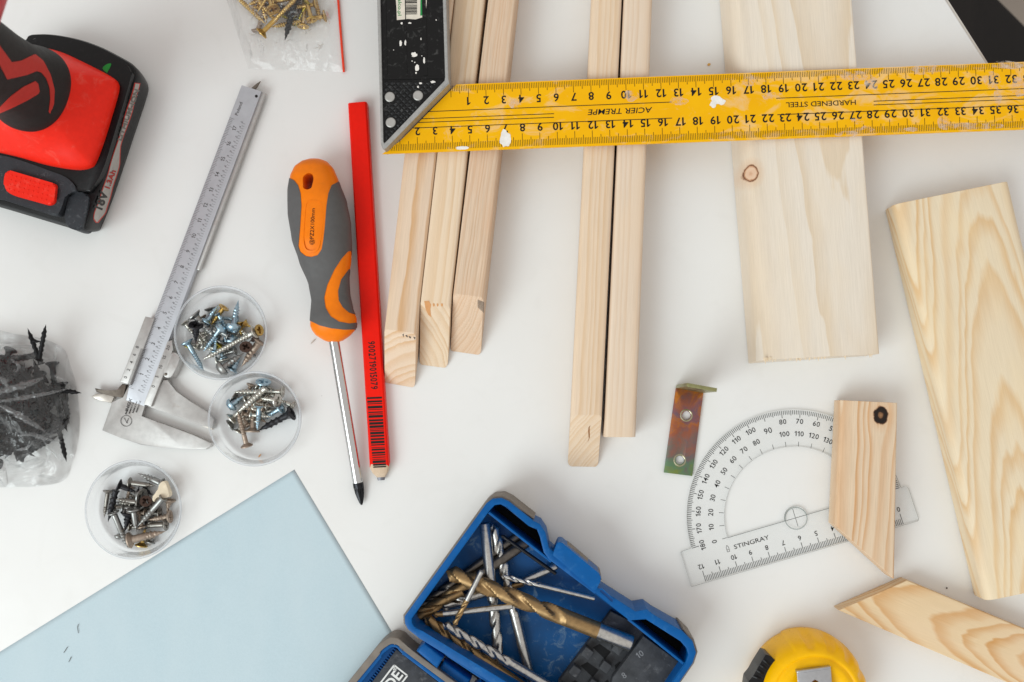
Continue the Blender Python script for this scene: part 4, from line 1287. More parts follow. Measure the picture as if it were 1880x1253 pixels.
cup_screws('upper', C1, (310, 520), .1436, [
    ((405, 720), (530, 640), 0, 'silver', {'D': .3}), ((330, 830), (440, 700), 0, 'silver', {'D': .34}), ((430, 800), (580, 880), 0, 'silver', {'D': .3}),
    ((610, 1000), (800, 965), 0, 'silver', {'D': .32}), ((860, 860), (640, 930), 0, 'grey', {'D': .3}), ((430, 440), (560, 600), 0, 'rust', {'D': .28}),
    ((200, 505), (335, 680), 0, 'silver', {'D': .3}), ((240, 830), (300, 720), 0, 'olive', {'D': .3}),
    ((520, 318), (600, 600), 0, 'grey', {'D': .34, 'hd': .7}), ((710, 305), (520, 560), 1, 'gold', {'D': .34, 'hd': .72, 'zh': .7}),
    ((470, 505), (648, 262), 2, 'blue', {'D': .36}), ((1010, 700), (900, 560), 0, 'silver', {'D': .34}),
    ((870, 735), (640, 740), 1, 'blue', {'D': .42, 'head': 'pan', 'hd': .8}), ((690, 545), (445, 872), 1, 'blue', {'D': .36, 'head': 'pan', 'hd': .8, 'zh': .95}),
    ((815, 610), (890, 215), 1, 'blue', {'D': .42, 'head': 'pan', 'hd': .95, 'zh': .95}), ((895, 510), (930, 690), 0, 'gold', {'D': .34, 'thr': .98}),
    ((955, 520), (1085, 575), 0, 'gold', {'D': .32, 'thr': .98}), ((1165, 600), (1020, 640), 1, 'gold', {'D': .32, 'hd': .75, 'zh': .75, 'zt': .3}),
    ((670, 800), (600, 900), 1, 'olive', {'D': .34, 'hd': .66}), ((1130, 700), (1010, 760), 1, 'brown', {'D': .34, 'hd': .8}),
    ((985, 815), (1000, 900), 2, 'brown', {'D': .34, 'hd': .8, 'zh': 1.05, 'zt': .3}), ((1160, 745), (925, 1075), 1, 'rust', {'D': .5, 'hd': .85}),
    ((320, 405), (625, 725), 1, 'grey', {'D': .52, 'hd': .95, 'zh': 1.1, 'thr': .9}), ((345, 530), (345, 775), 2, 'black', {'D': .48, 'hd': .92, 'zh': 1.3, 'zt': .5, 'thr': .98}),
    ((228, 745), (450, 1130), 1, 'blue', {'D': .34, 'hd': .85, 'zh': .8, 'zt': .2}), ((1105, 622), (425, 982), 2, 'silver', {'D': .42, 'hd': .85, 'zh': 1.0, 'zt': .5, 'thr': .95}),
    ((800, 1115), (925, 925), 0, 'blue', {'D': .46, 'hd': .75}), ((640, 1120), (965, 890), 1, 'grey', {'D': .48, 'hd': 1.0, 'head': 'pan', 'zh': .75, 'thr': .9}),
    ((1060, 900), (920, 1060), 0, 'grey', {'D': .36}),
])
cup_screws('middle', C2, (375, 680), .1436, [
    ((430, 800), (560, 560), 0, 'silver', {'D': .32}), ((560, 720), (440, 500), 0, 'rust', {'D': .34}), ((370, 335), (520, 420), 0, 'steel', {'D': .36, 'hd': .75}),
    ((600, 180), (560, 300), 0, 'rust', {'D': .3}), ((680, 200), (860, 330), 0, 'silver', {'D': .32}), ((520, 380), (700, 300), 0, 'silver', {'D': .34}), ((930, 330), (760, 290), 0, 'silver', {'D': .34}),
    ((755, 150), (742, 340), 1, 'blue', {'D': .36, 'hd': .98, 'zh': .7, 'zt': .3}), ((1015, 275), (600, 262), 1, 'silver', {'D': .36, 'hd': .72}), ((1135, 460), (940, 370), 0, 'silver', {'D': .36, 'hd': .66}),
    ((745, 280), (362, 278), 1, 'silver', {'D': .46, 'thr': .95}), ((318, 465), (525, 315), 1, 'blue', {'D': .44, 'hd': .85, 'head': 'pan', 'zh': .6}), ((325, 705), (430, 640), 0, 'grey', {'D': .28, 'hd': .8}),
    ((345, 625), (560, 440), 1, 'silver', {'D': .34, 'hd': .85}), ((615, 795), (632, 440), 1, 'rust', {'D': .38, 'hd': .95}), ((640, 415), (870, 472), 1, 'silver', {'D': .42, 'thr': .98, 'hd': .6}),
    ((705, 460), (675, 778), 2, 'blue', {'D': .38, 'hd': .6}), ((985, 480), (715, 645), 0, 'blue', {'D': .38, 'hd': .8, 'zh': .7}), ((940, 390), (690, 345), 2, 'silver', {'D': .36, 'hd': .85, 'zh': 1.15, 'zt': .6}),
    ((1120, 548), (685, 775), 1, 'black', {'D': .5, 'hd': .98, 'head': 'bugle', 'zh': .7, 'zt': .4, 'thr': .92, 'pitch': .34}), ((785, 232), (405, 560), 3, 'silver', {'D': .48, 'hd': .5, 'thr': .98, 'zh': 1.1, 'zt': .9}),
    ((545, 975), (425, 520), 2, 'rust', {'D': .36, 'hd': .78, 'zh': .5, 'zt': 1.0}),
])
cup_screws('lower', C3, (140, 840), .1597, [
    ((800, 480), (560, 420), 0, 'steel', {'D': .4}), ((900, 560), (700, 620), 0, 'steel', {'D': .36}), ((640, 545), (450, 512), 0, 'silver', {'D': .3}), ((430, 575), (640, 560), 0, 'steel', {'D': .3}),
    ((760, 370), (900, 440), 0, 'black', {'D': .4}), ((960, 640), (720, 640), 0, 'steel', {'D': .34}), ((620, 790), (780, 830), 0, 'steel', {'D': .34}), ((480, 925), (505, 850), 0, 'grey', {'D': .34, 'hd': .5, 'head': 'pan'}),
    ((850, 985), (900, 840), 0, 'grey', {'D': .32, 'hd': .6}), ((745, 1020), (800, 800), 0, 'gold', {'D': .32, 'hd': .8}), ((800, 500), (790, 560), 2, 'brown', {'D': .34, 'hd': .75, 'zh': .95, 'zt': .3}),
    ((365, 385), (320, 695), 0, 'steel', {'D': .3, 'hd': .62, 'thr': .5}), ((455, 380), (365, 745), 1, 'black', {'D': .46, 'hd': .5, 'thr': .98, 'pitch': .3}), ((482, 318), (700, 405), 1, 'black', {'D': .4, 'hd': .8, 'zh': .8, 'thr': .6}),
    ((605, 290), (925, 330), 1, 'steel', {'D': .36, 'hd': .68, 'thr': .4}), ((725, 520), (455, 480), 2, 'steel', {'D': .4, 'thr': .7}), ((985, 300), (712, 185), 1, 'grey', {'D': .46, 'thr': .75, 'hd': .7}),
    ((760, 450), (600, 390), 1, 'grey', {'D': .4, 'hd': 1.0, 'zh': .8}), ((605, 640), (555, 860), 1, 'black', {'D': .5, 'thr': .98}), ((1070, 480), (1040, 660), 0, 'rust', {'D': .42, 'thr': .95}),
    ((1080, 680), (810, 720), 1, 'rust', {'D': .42, 'thr': .95}), ((1045, 770), (725, 790), 1, 'steel', {'D': .38, 'hd': .8, 'thr': .5}), ((655, 585), (692, 865), 2, 'grey', {'D': .4, 'hd': .85, 'thr': .45, 'zh': 1.1}),
    ((1000, 465), (705, 795), 2, 'grey', {'D': .46, 'hd': .6, 'thr': .62, 'zh': 1.05, 'zt': .8}), ((425, 628), (600, 1052), 2, 'grey', {'D': .42, 'hd': .7, 'thr': .5, 'zh': .9, 'zt': .3}),
    ((605, 955), (1030, 850), 2, 'rust', {'D': .56, 'hd': 1.02, 'thr': .62, 'zh': .75, 'zt': .6}),
])
rf = random.Random(17)
for nm, cc_, mats_, ctr in (('upper', C1, ('silver', 'blue', 'silver', 'grey'), (406, 614)), ('middle', C2, ('silver', 'silver', 'rust'), (478, 755)), ('lower', C3, ('steel', 'grey', 'black', 'rust'), (252, 935))):
    for k in range(20):
        a, d0 = rf.random() * 6.28, rf.random() * 34
        u, v = ctr[0] + d0 * math.cos(a), ctr[1] + d0 * math.sin(a); b = rf.random() * 6.28; l = rf.uniform(15, 24)
        h, t = (u + l * math.cos(b), v + l * math.sin(b)), (u - l * math.cos(b), v - l * math.sin(b))
        if math.hypot(h[0] - ctr[0], h[1] - ctr[1]) > 50 or math.hypot(t[0] - ctr[0], t[1] - ctr[1]) > 50: continue
        mt = mats_[k % len(mats_)]
        lab = 'thin %s screw under the heap, %s cup, head %s, tip %s' % (WORD[mt], nm, clock(ctr, h), clock(ctr, t))
        if lab in used_labels: continue
        zl = .3 * (k % 2) * (1 if d0 < 24 else 0)
        screw(h, t, .33 + zl, .28 + zl, mt, D=.27, hd=.52, label=lab, group='screws in the %s cup' % nm)
def blob(name, pts_px, off, sc, z0, z1, mat, label, cat):
    q = Z(off, sc)
    o = plate(name, smooth_closed(q(pts_px), 4), z0, z1, mat, bevel=.14, seg=3, smooth=60)
    return setp(o, label, cat)
blob('wall_plug_scrap', [(960, 300), (1010, 275), (1040, 330), (1070, 440), (1000, 470), (930, 450), (895, 510), (872, 480), (890, 430), (930, 390)], (140, 840), .1597, .6, 1.05, plain('cream_filler', (226, 212, 188), .8, bump=.4), 'cream lump of dried filler on the screws in the lower cup', 'filler lump')

# ------------------------------------------------------------------ zip bag of long brass screws
def ridged(p, f):
    a = 0.0; w = 1.0
    for k in range(4):
        n_ = 1 - abs(noise.noise(p * f)) * 2
        a += w * n_ * abs(n_); f *= 2.1; w *= .5; p = p + Vector((7.1, 3.3, 1.7))
    return a
def film_sheet(name, corner_px, zfun, mat, parent, nu=110, nv=110, side=1):
    c = [Vector(p) for p in corner_px]
    vs, fs = [], []
    for j in range(nv + 1):
        for i in range(nu + 1):
            s, t = i / nu, j / nv
            uv = (c[0] * (1 - s) + c[1] * s) * (1 - t) + (c[3] * (1 - s) + c[2] * s) * t
            b = W(uv.x, uv.y, 0)
            vs.append(Vector((b.x, b.y, zfun(b.x, b.y, s, t))))
    for j in range(nv):
        for i in range(nu):
            k = j * (nu + 1) + i; fs.append([k, k + 1, k + nu + 2, k + nu + 1])
    return mesh_obj(name, vs, fs, mat, parent, True)

def brass_bag():
    cs = [(385, -150), (606, -150), (632, 133), (455, 126)]
    cs = [(370, -150), (610, -150), (633, 133), (456, 127)]
    t = thing('zip_bag', 'clear zip bag with red seal strip holding brass screws', 'bag', W(520, 40, 0))
    film = clear_mat('bag_film', .05, (1, 1, 1), .2, .4, .26, (244, 246, 246), crumple=.003, cscale=.5, floor=.035)
    def zf(x, y, s, t_):
        e = min(s, 1 - s, (1 - t_) * 1.2) * 9; e = max(0, min(1, e))
        p = W(520, 0, 0); d2 = ((x - p.x) / 2.7) ** 2 + ((y - p.y - 1.2) / 3.0) ** 2
        bulge = 1.55 * math.exp(-d2 ** 1.6 * .9)
        q_ = Vector((x * 1.0 + .35 * noise.noise(Vector((x, y, 3))), y * 1.0, 0))
        cr = ridged(q_ * .5, 1.0) * .26 + ridged(q_ * .3 + Vector((4, 1, 0)), 1.3) * .16
        return .07 + e * (bulge + max(0, .16 + cr))
    film_sheet('front_film', cs, zf, film, t, 150, 170)
    film_sheet('back_film', cs, lambda x, y, s, t_: .035, film, t, 8, 8)
    a, b = W(617, -150, .1), W(631.5, 133, .1)
    d = (b - a).normalized(); n_ = Vector((-d.y, d.x, 0)) * .075
    m = W(624.5, 50, .1)
    pts = [a, W(621.0, 0, .1), W(624.6, 48, .1), W(628, 92, .1), b]
    vs = [];  
    for p in pts: vs += [Vector((p.x, p.y, 0)) - n_ + Vector((0, 0, .10)), Vector((p.x, p.y, 0)) + n_ + Vector((0, 0, .10)), Vector((p.x, p.y, 0)) + n_ * .7 + Vector((0, 0, .2)), Vector((p.x, p.y, 0)) - n_ * .7 + Vector((0, 0, .2))]
    fs = [[0, 1, 2, 3], [16, 19, 18, 17]]
    for i in range(4):
        for k in range(4): fs.append([i * 4 + k, i * 4 + (k + 1) % 4, (i + 1) * 4 + (k + 1) % 4, (i + 1) * 4 + k])
    o = mesh_obj('seal_strip', vs, fs, plain('red_seal', (236, 66, 36), .35), t); bmf(o)
    q = Z((400, 0), .12766)
    rows = [
        ((560, -420), (700, 340), .3, .25, 'gold', {}, 'lying left of the pile, point down'), ((180, -130), (690, 350), .3, .3, 'gold', {'thr': .8}, 'slanting down along the left side of the pile'),
        ((760, -60), (400, 92), .4, .4, 'gold', {}, 'pointing left at the left of the pile'), ((1250, 100), (430, 110), .25, .25, 'gold', {}, 'lying level under the others, point left'),
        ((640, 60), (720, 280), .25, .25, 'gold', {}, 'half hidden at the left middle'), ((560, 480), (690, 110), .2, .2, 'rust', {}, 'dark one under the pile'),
        ((700, -300), (770, 110), .6, .5, 'gold', {'thr': .4}, 'standing down at the upper left'), ((800, 150), (690, -160), 1.1, .5, 'gold', {'hd': .85}, 'with its ring shaped head facing up'),
        ((790, 30), (1120, -30), .9, .8, 'gold', {}, 'with its head at the upper left'), ((1550, 230), (760, 395), .4, .35, 'gold', {}, 'lying along the bottom edge, point left'),
        ((1225, 395), (1270, -250), .5, .4, 'gold', {'thr': .5}, 'head down right of the black screw'), ((1345, 290), (1240, -110), .75, .6, 'gold', {'thr': .55}, 'head down near the right of the pile'),
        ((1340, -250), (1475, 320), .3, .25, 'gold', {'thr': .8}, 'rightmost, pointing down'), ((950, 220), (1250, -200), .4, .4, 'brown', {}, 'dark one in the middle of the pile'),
        ((1000, 130), (650, 30), .35, .35, 'brown', {}, 'dark one below the ring head'), ((1130, -250), (1180, 250), .3, .3, 'brown', {}, 'dark one beside the black screw'),
        ((520, -60), (860, 330), .55, .35, 'gold', {'D': .3}, 'thin one crossing the left half, point at lower right'), ((980, -300), (1090, 250), .7, .5, 'gold', {'D': .3}, 'thin one pointing down in the middle'),
        ((1420, 60), (900, 150), .6, .6, 'gold', {'D': .3}, 'thin level one at the right, point left'), ((860, -250), (560, 190), .8, .5, 'gold', {'D': .3}, 'thin one slanting to the lower left'), ((1290, 40), (1120, 380), .6, .3, 'olive', {'D': .3}, 'thin olive one near the bottom right'),
        ((1110, 300), (840, 180), .3, .3, 'olive', {}, 'short looking one in the lower middle'), ((615, 495), (1180, -70), .9, 1.3, 'gold', {'hd': .82, 'thr': .65}, 'long one across the top, head at lower left'),
    ]
    for i, (h, tp, zh, zt, mat, kw, say) in enumerate(rows):
        hh, tt = q([h, tp]); kk = dict(D=.34, hd=.75, thr=.7); kk.update(kw)
        screw(hh, tt, zh, zt, mat, label='%s screw in the zip bag %s' % ('brass' if mat in ('gold', 'olive') else 'dark brass', say), group='long screws in the zip bag', **kk)
    hh, tt = q([(1180, -260), (962, 590)])
    screw(hh, tt, 1.3, .45, 'drywall', D=.48, hd=.8, head='bugle', thr=.9, pitch=.27, label='single dark grey coarse screw among the brass ones in the zip bag', group='long screws in the zip bag')
brass_bag()

# ------------------------------------------------------------------ crumpled bag of black screws
def black_bag():
    t = thing('plastic_bag', 'crumpled clear bag stuffed with black screws at the left edge', 'bag', W(40, 750, 0))
    film = clear_mat('crumpled_film', .04, (1, 1, 1), .16, .6, .42, (250, 252, 253), crumple=.010, cscale=.34, floor=.05)
    c = W(28, 748, 0)
    def mound(x, y):
        d = math.hypot((x - c.x) / 4.0, (y - c.y) / 4.0)
        return 2.8 * max(0, 1 - d ** 3)
    outl = [(-190, 600), (-60, 596), (20, 612), (75, 622), (112, 640), (126, 672), (137, 712), (142, 765), (139, 810), (128, 852), (112, 884), (60, 894), (0, 896), (-100, 900), (-190, 890)]
    outl = smooth_closed(outl, 5)
    ow = [W(u, v, .3) for u, v in outl]
    cc = W(10, 752, 0)
    vs, fs = [], []
    nr, na = 90, len(ow)
    for k in range(nr + 1):
        s = k / nr
        for i, p in enumerate(ow):
            x, y = cc.x + (p.x - cc.x) * s, cc.y + (p.y - cc.y) * s
            e = max(0, min(1, (1 - s) * 7))
            q_ = Vector((x + .5 * noise.noise(Vector((x * .7, y * .7, 3))), y, 0))
            cr = ridged(q_ * .36 + Vector((2, 7, 0)), 1.0) * .55 + ridged(q_ * .8, 1.0) * .16
            z = .06 + e * (mound(x, y) + max(-.05, .34 + cr))
            vs.append(Vector((x, y, z)))
    for k in range(nr):
        for i in range(na):
            j = (i + 1) % na
            fs.append([k * na + i, k * na + j, (k + 1) * na + j, (k + 1) * na + i])
    o = mesh_obj('front_film', vs, fs, film, t, True)
    n = len(ow)
    mesh_obj('back_film', [Vector((p.x, p.y, .03)) for p in ow], [list(range(n))], film, t)
    fold = clear_mat('folded_film', .2, (1, 1, 1), .2, .9, .25, (244, 247, 250), crumple=.004, cscale=.9, floor=.08)
    rf_ = random.Random(8)
    for pl, w in (([(-10, 738), (30, 733), (80, 724), (128, 714)], 9), ([(-10, 722), (20, 714), (50, 706), (80, 694)], 15), ([(0, 745), (25, 757), (50, 772), (82, 792)], 13), ([(32, 800), (58, 797), (84, 806), (114, 812)], 8), ([(78, 806), (90, 824), (108, 842)], 4), ([(70, 640), (75, 660), (74, 676)], 5), ([(104, 640), (100, 656), (106, 668)], 5), ([(-10, 690), (6, 698), (14, 712)], 10), ([(100, 690), (118, 700), (132, 720)], 6), ([(58, 814), (48, 824), (30, 826)], 7), ([(20, 660), (36, 672), (30, 684)], 6)):
        vv_, ff_ = [], []
        N = 14
        for i in range(N + 1):
            t_ = i / N * (len(pl) - 1); k_ = min(int(t_), len(pl) - 2); fr_ = t_ - k_
            u = pl[k_][0] * (1 - fr_) + pl[k_ + 1][0] * fr_; v = pl[k_][1] * (1 - fr_) + pl[k_ + 1][1] * fr_
            ww = w * (.25 + .75 * math.sin(math.pi * min(1, .08 + i / N * .9))) * rf_.uniform(.6, 1.1) / 2
            dx, dy = pl[k_ + 1][0] - pl[k_][0], pl[k_ + 1][1] - pl[k_][1]; ln_ = math.hypot(dx, dy)
            for s_ in (-1, 0, 1):
                p0_ = W(u - dy / ln_ * ww * s_, v + dx / ln_ * ww * s_, 0)
                zz_ = 1.0
                for _ in range(4):
                    p1_ = W(u - dy / ln_ * ww * s_, v + dx / ln_ * ww * s_, zz_); zz_ = mound(p1_.x, p1_.y) + .75 + (.16 if s_ == 0 else 0)
                vv_.append(p1_)
        for i in range(N):
            for j in range(2): ff_.append([i * 3 + j, i * 3 + j + 1, i * 3 + j + 4, i * 3 + j + 3])
        mesh_obj('film_fold', vv_, ff_, fold, t, True)
    rs = random.Random(21); G = 'same black screws inside the crumpled bag'
    made = 0
    while made < 190:
        x = c.x + rs.uniform(-3.9, 3.9); y = c.y + rs.uniform(-3.9, 3.9)
        m = mound(x, y)
        if m < .35: continue
        z = .22 + (m - .35) * (.3 + .7 * rs.random()) * .86
        a = rs.random() * 6.28; tl = rs.uniform(-.5, .5); L = 2.55
        d = Vector((math.cos(a) * math.cos(tl), math.sin(a) * math.cos(tl), math.sin(tl)))
        p0, p1 = Vector((x, y, z)) - d * L / 2, Vector((x, y, z)) + d * L / 2
        if min(p0.z, p1.z) < .12 or p0.z > mound(p0.x, p0.y) + .12 or p1.z > mound(p1.x, p1.y) + .12: continue
        me = screw_mesh(L, .42, .82, 'bugle', .85, .26, 'drywall')
        s_ = bpy.data.objects.new('screw', me); COL.objects.link(s_)
        s_.location = Vector((x, y, z)) * S; s_.rotation_euler = d.to_track_quat('X', 'Z').to_euler()
        setp(s_, 'black screw in the dark heap inside the crumpled clear bag', 'screw', 'black screws inside the crumpled bag'); made += 1
    for h, tp, zh, zt, lab in (((75, 668), (51, 604), 1.6, 2.2, 'black screw point poking up out of the bag top, left one'), ((72, 660), (84, 597), 1.7, 2.3, 'black screw point poking up out of the bag top, right one'),
                               ((92, 714), (149, 722), 1.0, 1.2, 'black screw point poking out of the right side of the bag'), ((106, 778), (122, 848), 1.0, .4, 'black screw point poking out of the bag at lower right'),
                               ((58, 626), (78, 628), 2.0, 2.0, 'black screw lying level at the top of the bag between two points')):
        screw(h, tp, zh, zt, 'drywall', D=.34, hd=.5 if 'level' not in lab else .36, head='bugle', thr=.95, pitch=.30, label=lab, group='black screws poking out of the bag')
black_bag()
# ------------------------------------------------------------------ drill bits
_db = {}
def bit_mesh(L, D, shank, twist, mats, collar=None):
    """point at x = 0, shank end at x = L; shank: length of the plain part; mats: (flute, shank)"""
    key = (round(L, 1), round(D, 2), round(shank, 1), twist, mats, collar)
    if key in _db: return _db[key]
    n = 28; R = D / 2
    def prof(a):
        c = abs(math.cos(a)) ; 
        return .40 + .60 * min(1, (c / .70) ** 2.6)
    rows = []
    lf = L - shank
    cone = R * .9
    ns = max(24, int(lf / D * 12))
    for i in range(ns + 1):
        x = lf * i / ns
        run = min(1, max(0, (lf - x) / (D * .9)))           # flutes fade into the shank
        tip = min(1.0, .06 + x / cone)
        ph = x / (D * twist) * 2 * math.pi
        rows.append((x, [R * tip * (1 - run * (1 - prof(2 * math.pi * k / n - ph))) for k in range(n)], 0))
    rows.append((lf + .02, [R * .985] * n, 0 if collar else 1))
    if collar: rows.append((L - collar, [R * .985] * n, 0)); rows.append((L - collar + .03, [R * .97] * n, 1))
    rows.append((L - .06, [R * .985] * n, 1)); rows.append((L, [R * .9] * n, 1))
    vs, fs, mi = [], [], []
    for x, rr, m in rows:
        for k in range(n): vs.append(((x - L / 2) * S, rr[k] * math.cos(2 * math.pi * k / n) * S, rr[k] * math.sin(2 * math.pi * k / n) * S))
    for i in range(len(rows) - 1):
        for k in range(n):
            fs.append([i * n + k, (i + 1) * n + k, (i + 1) * n + (k + 1) % n, i * n + (k + 1) % n][::-1]); mi.append(rows[i + 1][2])
    fs.append(list(range(n))); mi.append(0); fs.append([(len(rows) - 1) * n + k for k in range(n)][::-1]); mi.append(1)
    me = bpy.data.meshes.new('drill_bit'); me.from_pydata(vs, [], fs)
    for m in mats: me.materials.append(M[m])
    me.polygons.foreach_set('material_index', mi)
    bm = bmesh.new(); bm.from_mesh(me); bmesh.ops.recalc_face_normals(bm, faces=bm.faces[:]); bm.to_mesh(me); bm.free()
    auto_smooth(me, 40)
    _db[key] = me
    return me
M['bronze'] = plain('titanium_bronze', (160, 130, 90), .42, .8, .16, 4, dirt=(92, 78, 66), dirt_amt=.5, dirt_scale=2)
M['bit_steel'] = plain('bit_steel', (196, 194, 190), .3, .98, .15, 5, dirt=(104, 96, 88), dirt_amt=.45, dirt_scale=2.2)
M['bit_dark'] = plain('dark_bit_steel', (104, 98, 92), .36, .9, .2, 4)
M['bit_black'] = plain('black_oxide', (40, 40, 43), .34, .8, .1, 5)
def bit(tip, end, zt, ze, D, shank, mats, label, twist=4.4, collar=None):
    q = Z((640, 890), .3511)
    t, e = q([tip, end])
    a, b = W(t[0], t[1], zt), W(e[0], e[1], ze)
    L = round((b - a).length, 1)
    o = bpy.data.objects.new('drill_bit', bit_mesh(L, D * (1.3 if D < .6 else 1.12), shank, twist, mats, collar)); COL.objects.link(o)
    o.location = (a + b) / 2 * S
    o.rotation_euler = (b - a).to_track_quat('X', 'Z').to_euler()
    setp(o, label, 'drill bit', 'drill bits loose in the blue case')

# ------------------------------------------------------------------ blue drill bit case
def case():
    q = Z((640, 890), .3511)
    r = thing('drill_bit_case', 'open blue plastic drill bit case with grey shell at the bottom edge', 'case', W(1000, 1150, 0))
    blue = plain('blue_plastic', (0, 84, 150), .38, spec=.18, var=.08, scale=1.5, bump=.1, dirt=(70, 130, 180), dirt_amt=.3, dirt_scale=1.4)
    blue_floor = plain('scuffed_blue_floor', (0, 74, 130), .45, var=.2, scale=.8, bump=.2, dirt=(120, 146, 166), dirt_amt=.75, dirt_scale=1.4)
    shell = plain('grey_shell', (124, 116, 108), .55, var=.12, scale=1.5, bump=.2)
    dark = plain('dark_grip_foam', (62, 64, 68), .6, var=.35, scale=1.2, bump=.3, dirt=(128, 128, 130), dirt_amt=.55, dirt_scale=1.3)
    H = 3.2
    out = [(292, 690), (720, 98), (752, 74), (800, 70), (838, 88), (965, 188), (1000, 205), (1030, 250), (1048, 330), (1070, 350), (1300, 535), (1500, 662), (1560, 652), (1602, 684), (1745, 765), (1800, 820), (1818, 880), (1800, 935), (1480, 1400), (1460, 1440), (1400, 1440), (370, 806), (310, 758), (294, 728)]
    outq = q(out)
    inn = [(330, 702), (735, 140), (765, 108), (795, 104), (822, 118), (945, 212), (985, 236), (1000, 275), (1020, 355), (1050, 395), (1285, 570), (1470, 704), (1556, 706), (1735, 820), (1768, 858), (1776, 890), (1762, 930), (1462, 1368), (1420, 1392), (385, 772), (345, 745), (332, 725)]
    innq = q(inn)
    tray = plate('tray_wall', outq, .25, H, blue, r, [innq], bevel=.06)
    so = [(p[0] + (p[0] - 1030) * .006, p[1]) for p in outq]
    # outer grey shell hugging the lower wall: offset outline
    def offset(poly, d):
        o = []
        n = len(poly); A_ = sum(poly[i][0] * poly[(i + 1) % n][1] - poly[(i + 1) % n][0] * poly[i][1] for i in range(n))
        sg = 1 if A_ > 0 else -1
        for i in range(n):
            p0, p, p1 = Vector(poly[i - 1]), Vector(poly[i]), Vector(poly[(i + 1) % n])
            e = ((p - p0).normalized() + (p1 - p).normalized())
            e = e.normalized() if e.length > 1e-6 else (p1 - p).normalized()
            o.append((p.x + sg * e.y * d, p.y - sg * e.x * d))
        return o
    ow = px2(outq, H)
    o2 = offset(ow, .11); o1 = offset(ow, .012)
    nO = len(ow)
    for seq in ([21, 22, 23, 0, 1, 2, 3, 4, 5], [14, 15, 16, 17, 18]):
        ring_ = [o2[i] for i in seq] + [o1[i] for i in seq[::-1]]
        bm_out(prism_bm(ring_, .02, H - .22, bevel=.1, seg=3), 'outer_shell', shell, r, 35)
    fl_ = offset(ow, -.2)
    bm_out(prism_bm(fl_, .04, .28), 'tray_floor', blue_floor, r, False)
    # thin dividing walls that cut off the two corner pockets
    def wall(pts, w, z0, z1, name='divider', mat=blue):
        a, b = q(pts); A_, B_ = W(*a, z1), W(*b, z1)
        d = (B_ - A_).normalized(); n = Vector((-d.y, d.x, 0)) * w / 2
        bm_out(prism_bm([(p.x, p.y) for p in (A_ - n, B_ - n, B_ + n, A_ + n)], z0, z1, bevel=.02), name, mat, r)
    wall([(732, 146), (1060, 404)], .13, .29, H - .12)
    wall([(1462, 704), (1752, 938)], .13, .29, H - .12)
    blk = plain('pocket_black', (12, 13, 16), .7)
    plate('pocket_plate', q([(745, 140), (790, 108), (970, 225), (1000, 270), (1035, 372)]), .285, .6, blk, r)  # black plate laid over the blue tray floor, one in each corner pocket
    plate('pocket_plate', q([(1490, 716), (1556, 712), (1740, 826), (1768, 880), (1748, 928)]), .285, .6, blk, r)
    # latch and rim details
    lt = plate('latch', q(rounded([(1066, 368), (1092, 302), (1112, 300), (1316, 470), (1322, 500), (1290, 556), (1275, 552)], [4, 10, 10, 16, 16, 8, 8], 4)), 1.3, H + .38, blue, r, bevel=.18, seg=4)
    plate('latch_face', q([(1112, 303), (1150, 318), (1318, 462), (1324, 502), (1300, 480)]), 1.0, H - .5, shell, lt, bevel=.1)
    plate('catch_slot', q(rounded([(1312, 556), (1322, 550), (1386, 604), (1378, 616)], 5, 3)), H - .02, H + .004, plain('slot_blue', (6, 62, 120), .5), r)
    plate('catch_slot', q(rounded([(1306, 552), (1322, 540), (1392, 604), (1380, 622)], 6, 3)), H - .02, H + .03, blue, r, [q(rounded([(1312, 556), (1322, 549), (1386, 604), (1378, 616)], 5, 3))])
    # hinge knuckles
    kz = 1.5
    for pts, z1 in (([(352, 872), (398, 824), (496, 905), (462, 965)], 2.7), ([(470, 968), (500, 920), (640, 1020), (600, 1090)], 1.6), ([(640, 1085), (690, 1030), (800, 1105), (750, 1170)], 2.4)):
        plate('hinge_knuckle', q(pts), .3, z1, blue, r, bevel=.18, seg=4)
    plate('hinge_step', q([(395, 822), (420, 800), (760, 1020), (740, 1050)]), .3, 2.2, blue, r, bevel=.08)
    # black holder for the bits
    hold = plate('bit_holder', q([(1372, 664), (1462, 708), (1752, 944), (1480, 1350), (1130, 1080), (1096, 1034)]), .29, 1.0, dark, r, bevel=.05)
    # grooves' ridges with slots
    for k in range(4):
        bx, by = 1300 - 64 * k, 775 + 95 * k
        for j in range(2):
            ox, oy = bx + 96 * j, by + 72 * j
            plate('bit_clip', q(rounded([(ox - 24, oy + 18), (ox + 6, oy - 22), (ox + 46, oy + 8), (ox + 18, oy + 50)], 5, 2)), 1.0, 1.62, dark, hold, bevel=.08)
        plate('bit_slot', q([(bx - 22, by + 78), (bx + 12, by + 58), (bx + 72, by + 100), (bx + 40, by + 138)]), .99, 1.012, blk, hold)
        plate('bit_slot', q([(bx + 92, by + 170), (bx + 118, by + 150), (bx + 128, by + 166), (bx + 96, by + 205)]), .99, 1.014, blk, hold)
    fp = plate('number_plate', q([(1542, 792), (1748, 942), (1470, 1350), (1330, 1210), (1380, 1010)]), .98, 1.72, dark, hold, bevel=.06)
    N = Print(); zz = 1.727
    rd = W(*q([(1530, 890)])[0], zz) - W(*q([(1490, 935)])[0], zz)
    rd = W(900, 900, zz) - W(800, 970, zz)
    for s_, p in (('10', (1522, 888)), ('8', (1440, 998)), ('6', (1370, 1090))):
        N.text(s_, W(*q([p])[0], zz), rd, .34)
    N.out('size_numbers', plain('moulded_grey', (120, 122, 126), .6), fp)
    # opened lid at the lower left
    HL = 2.0
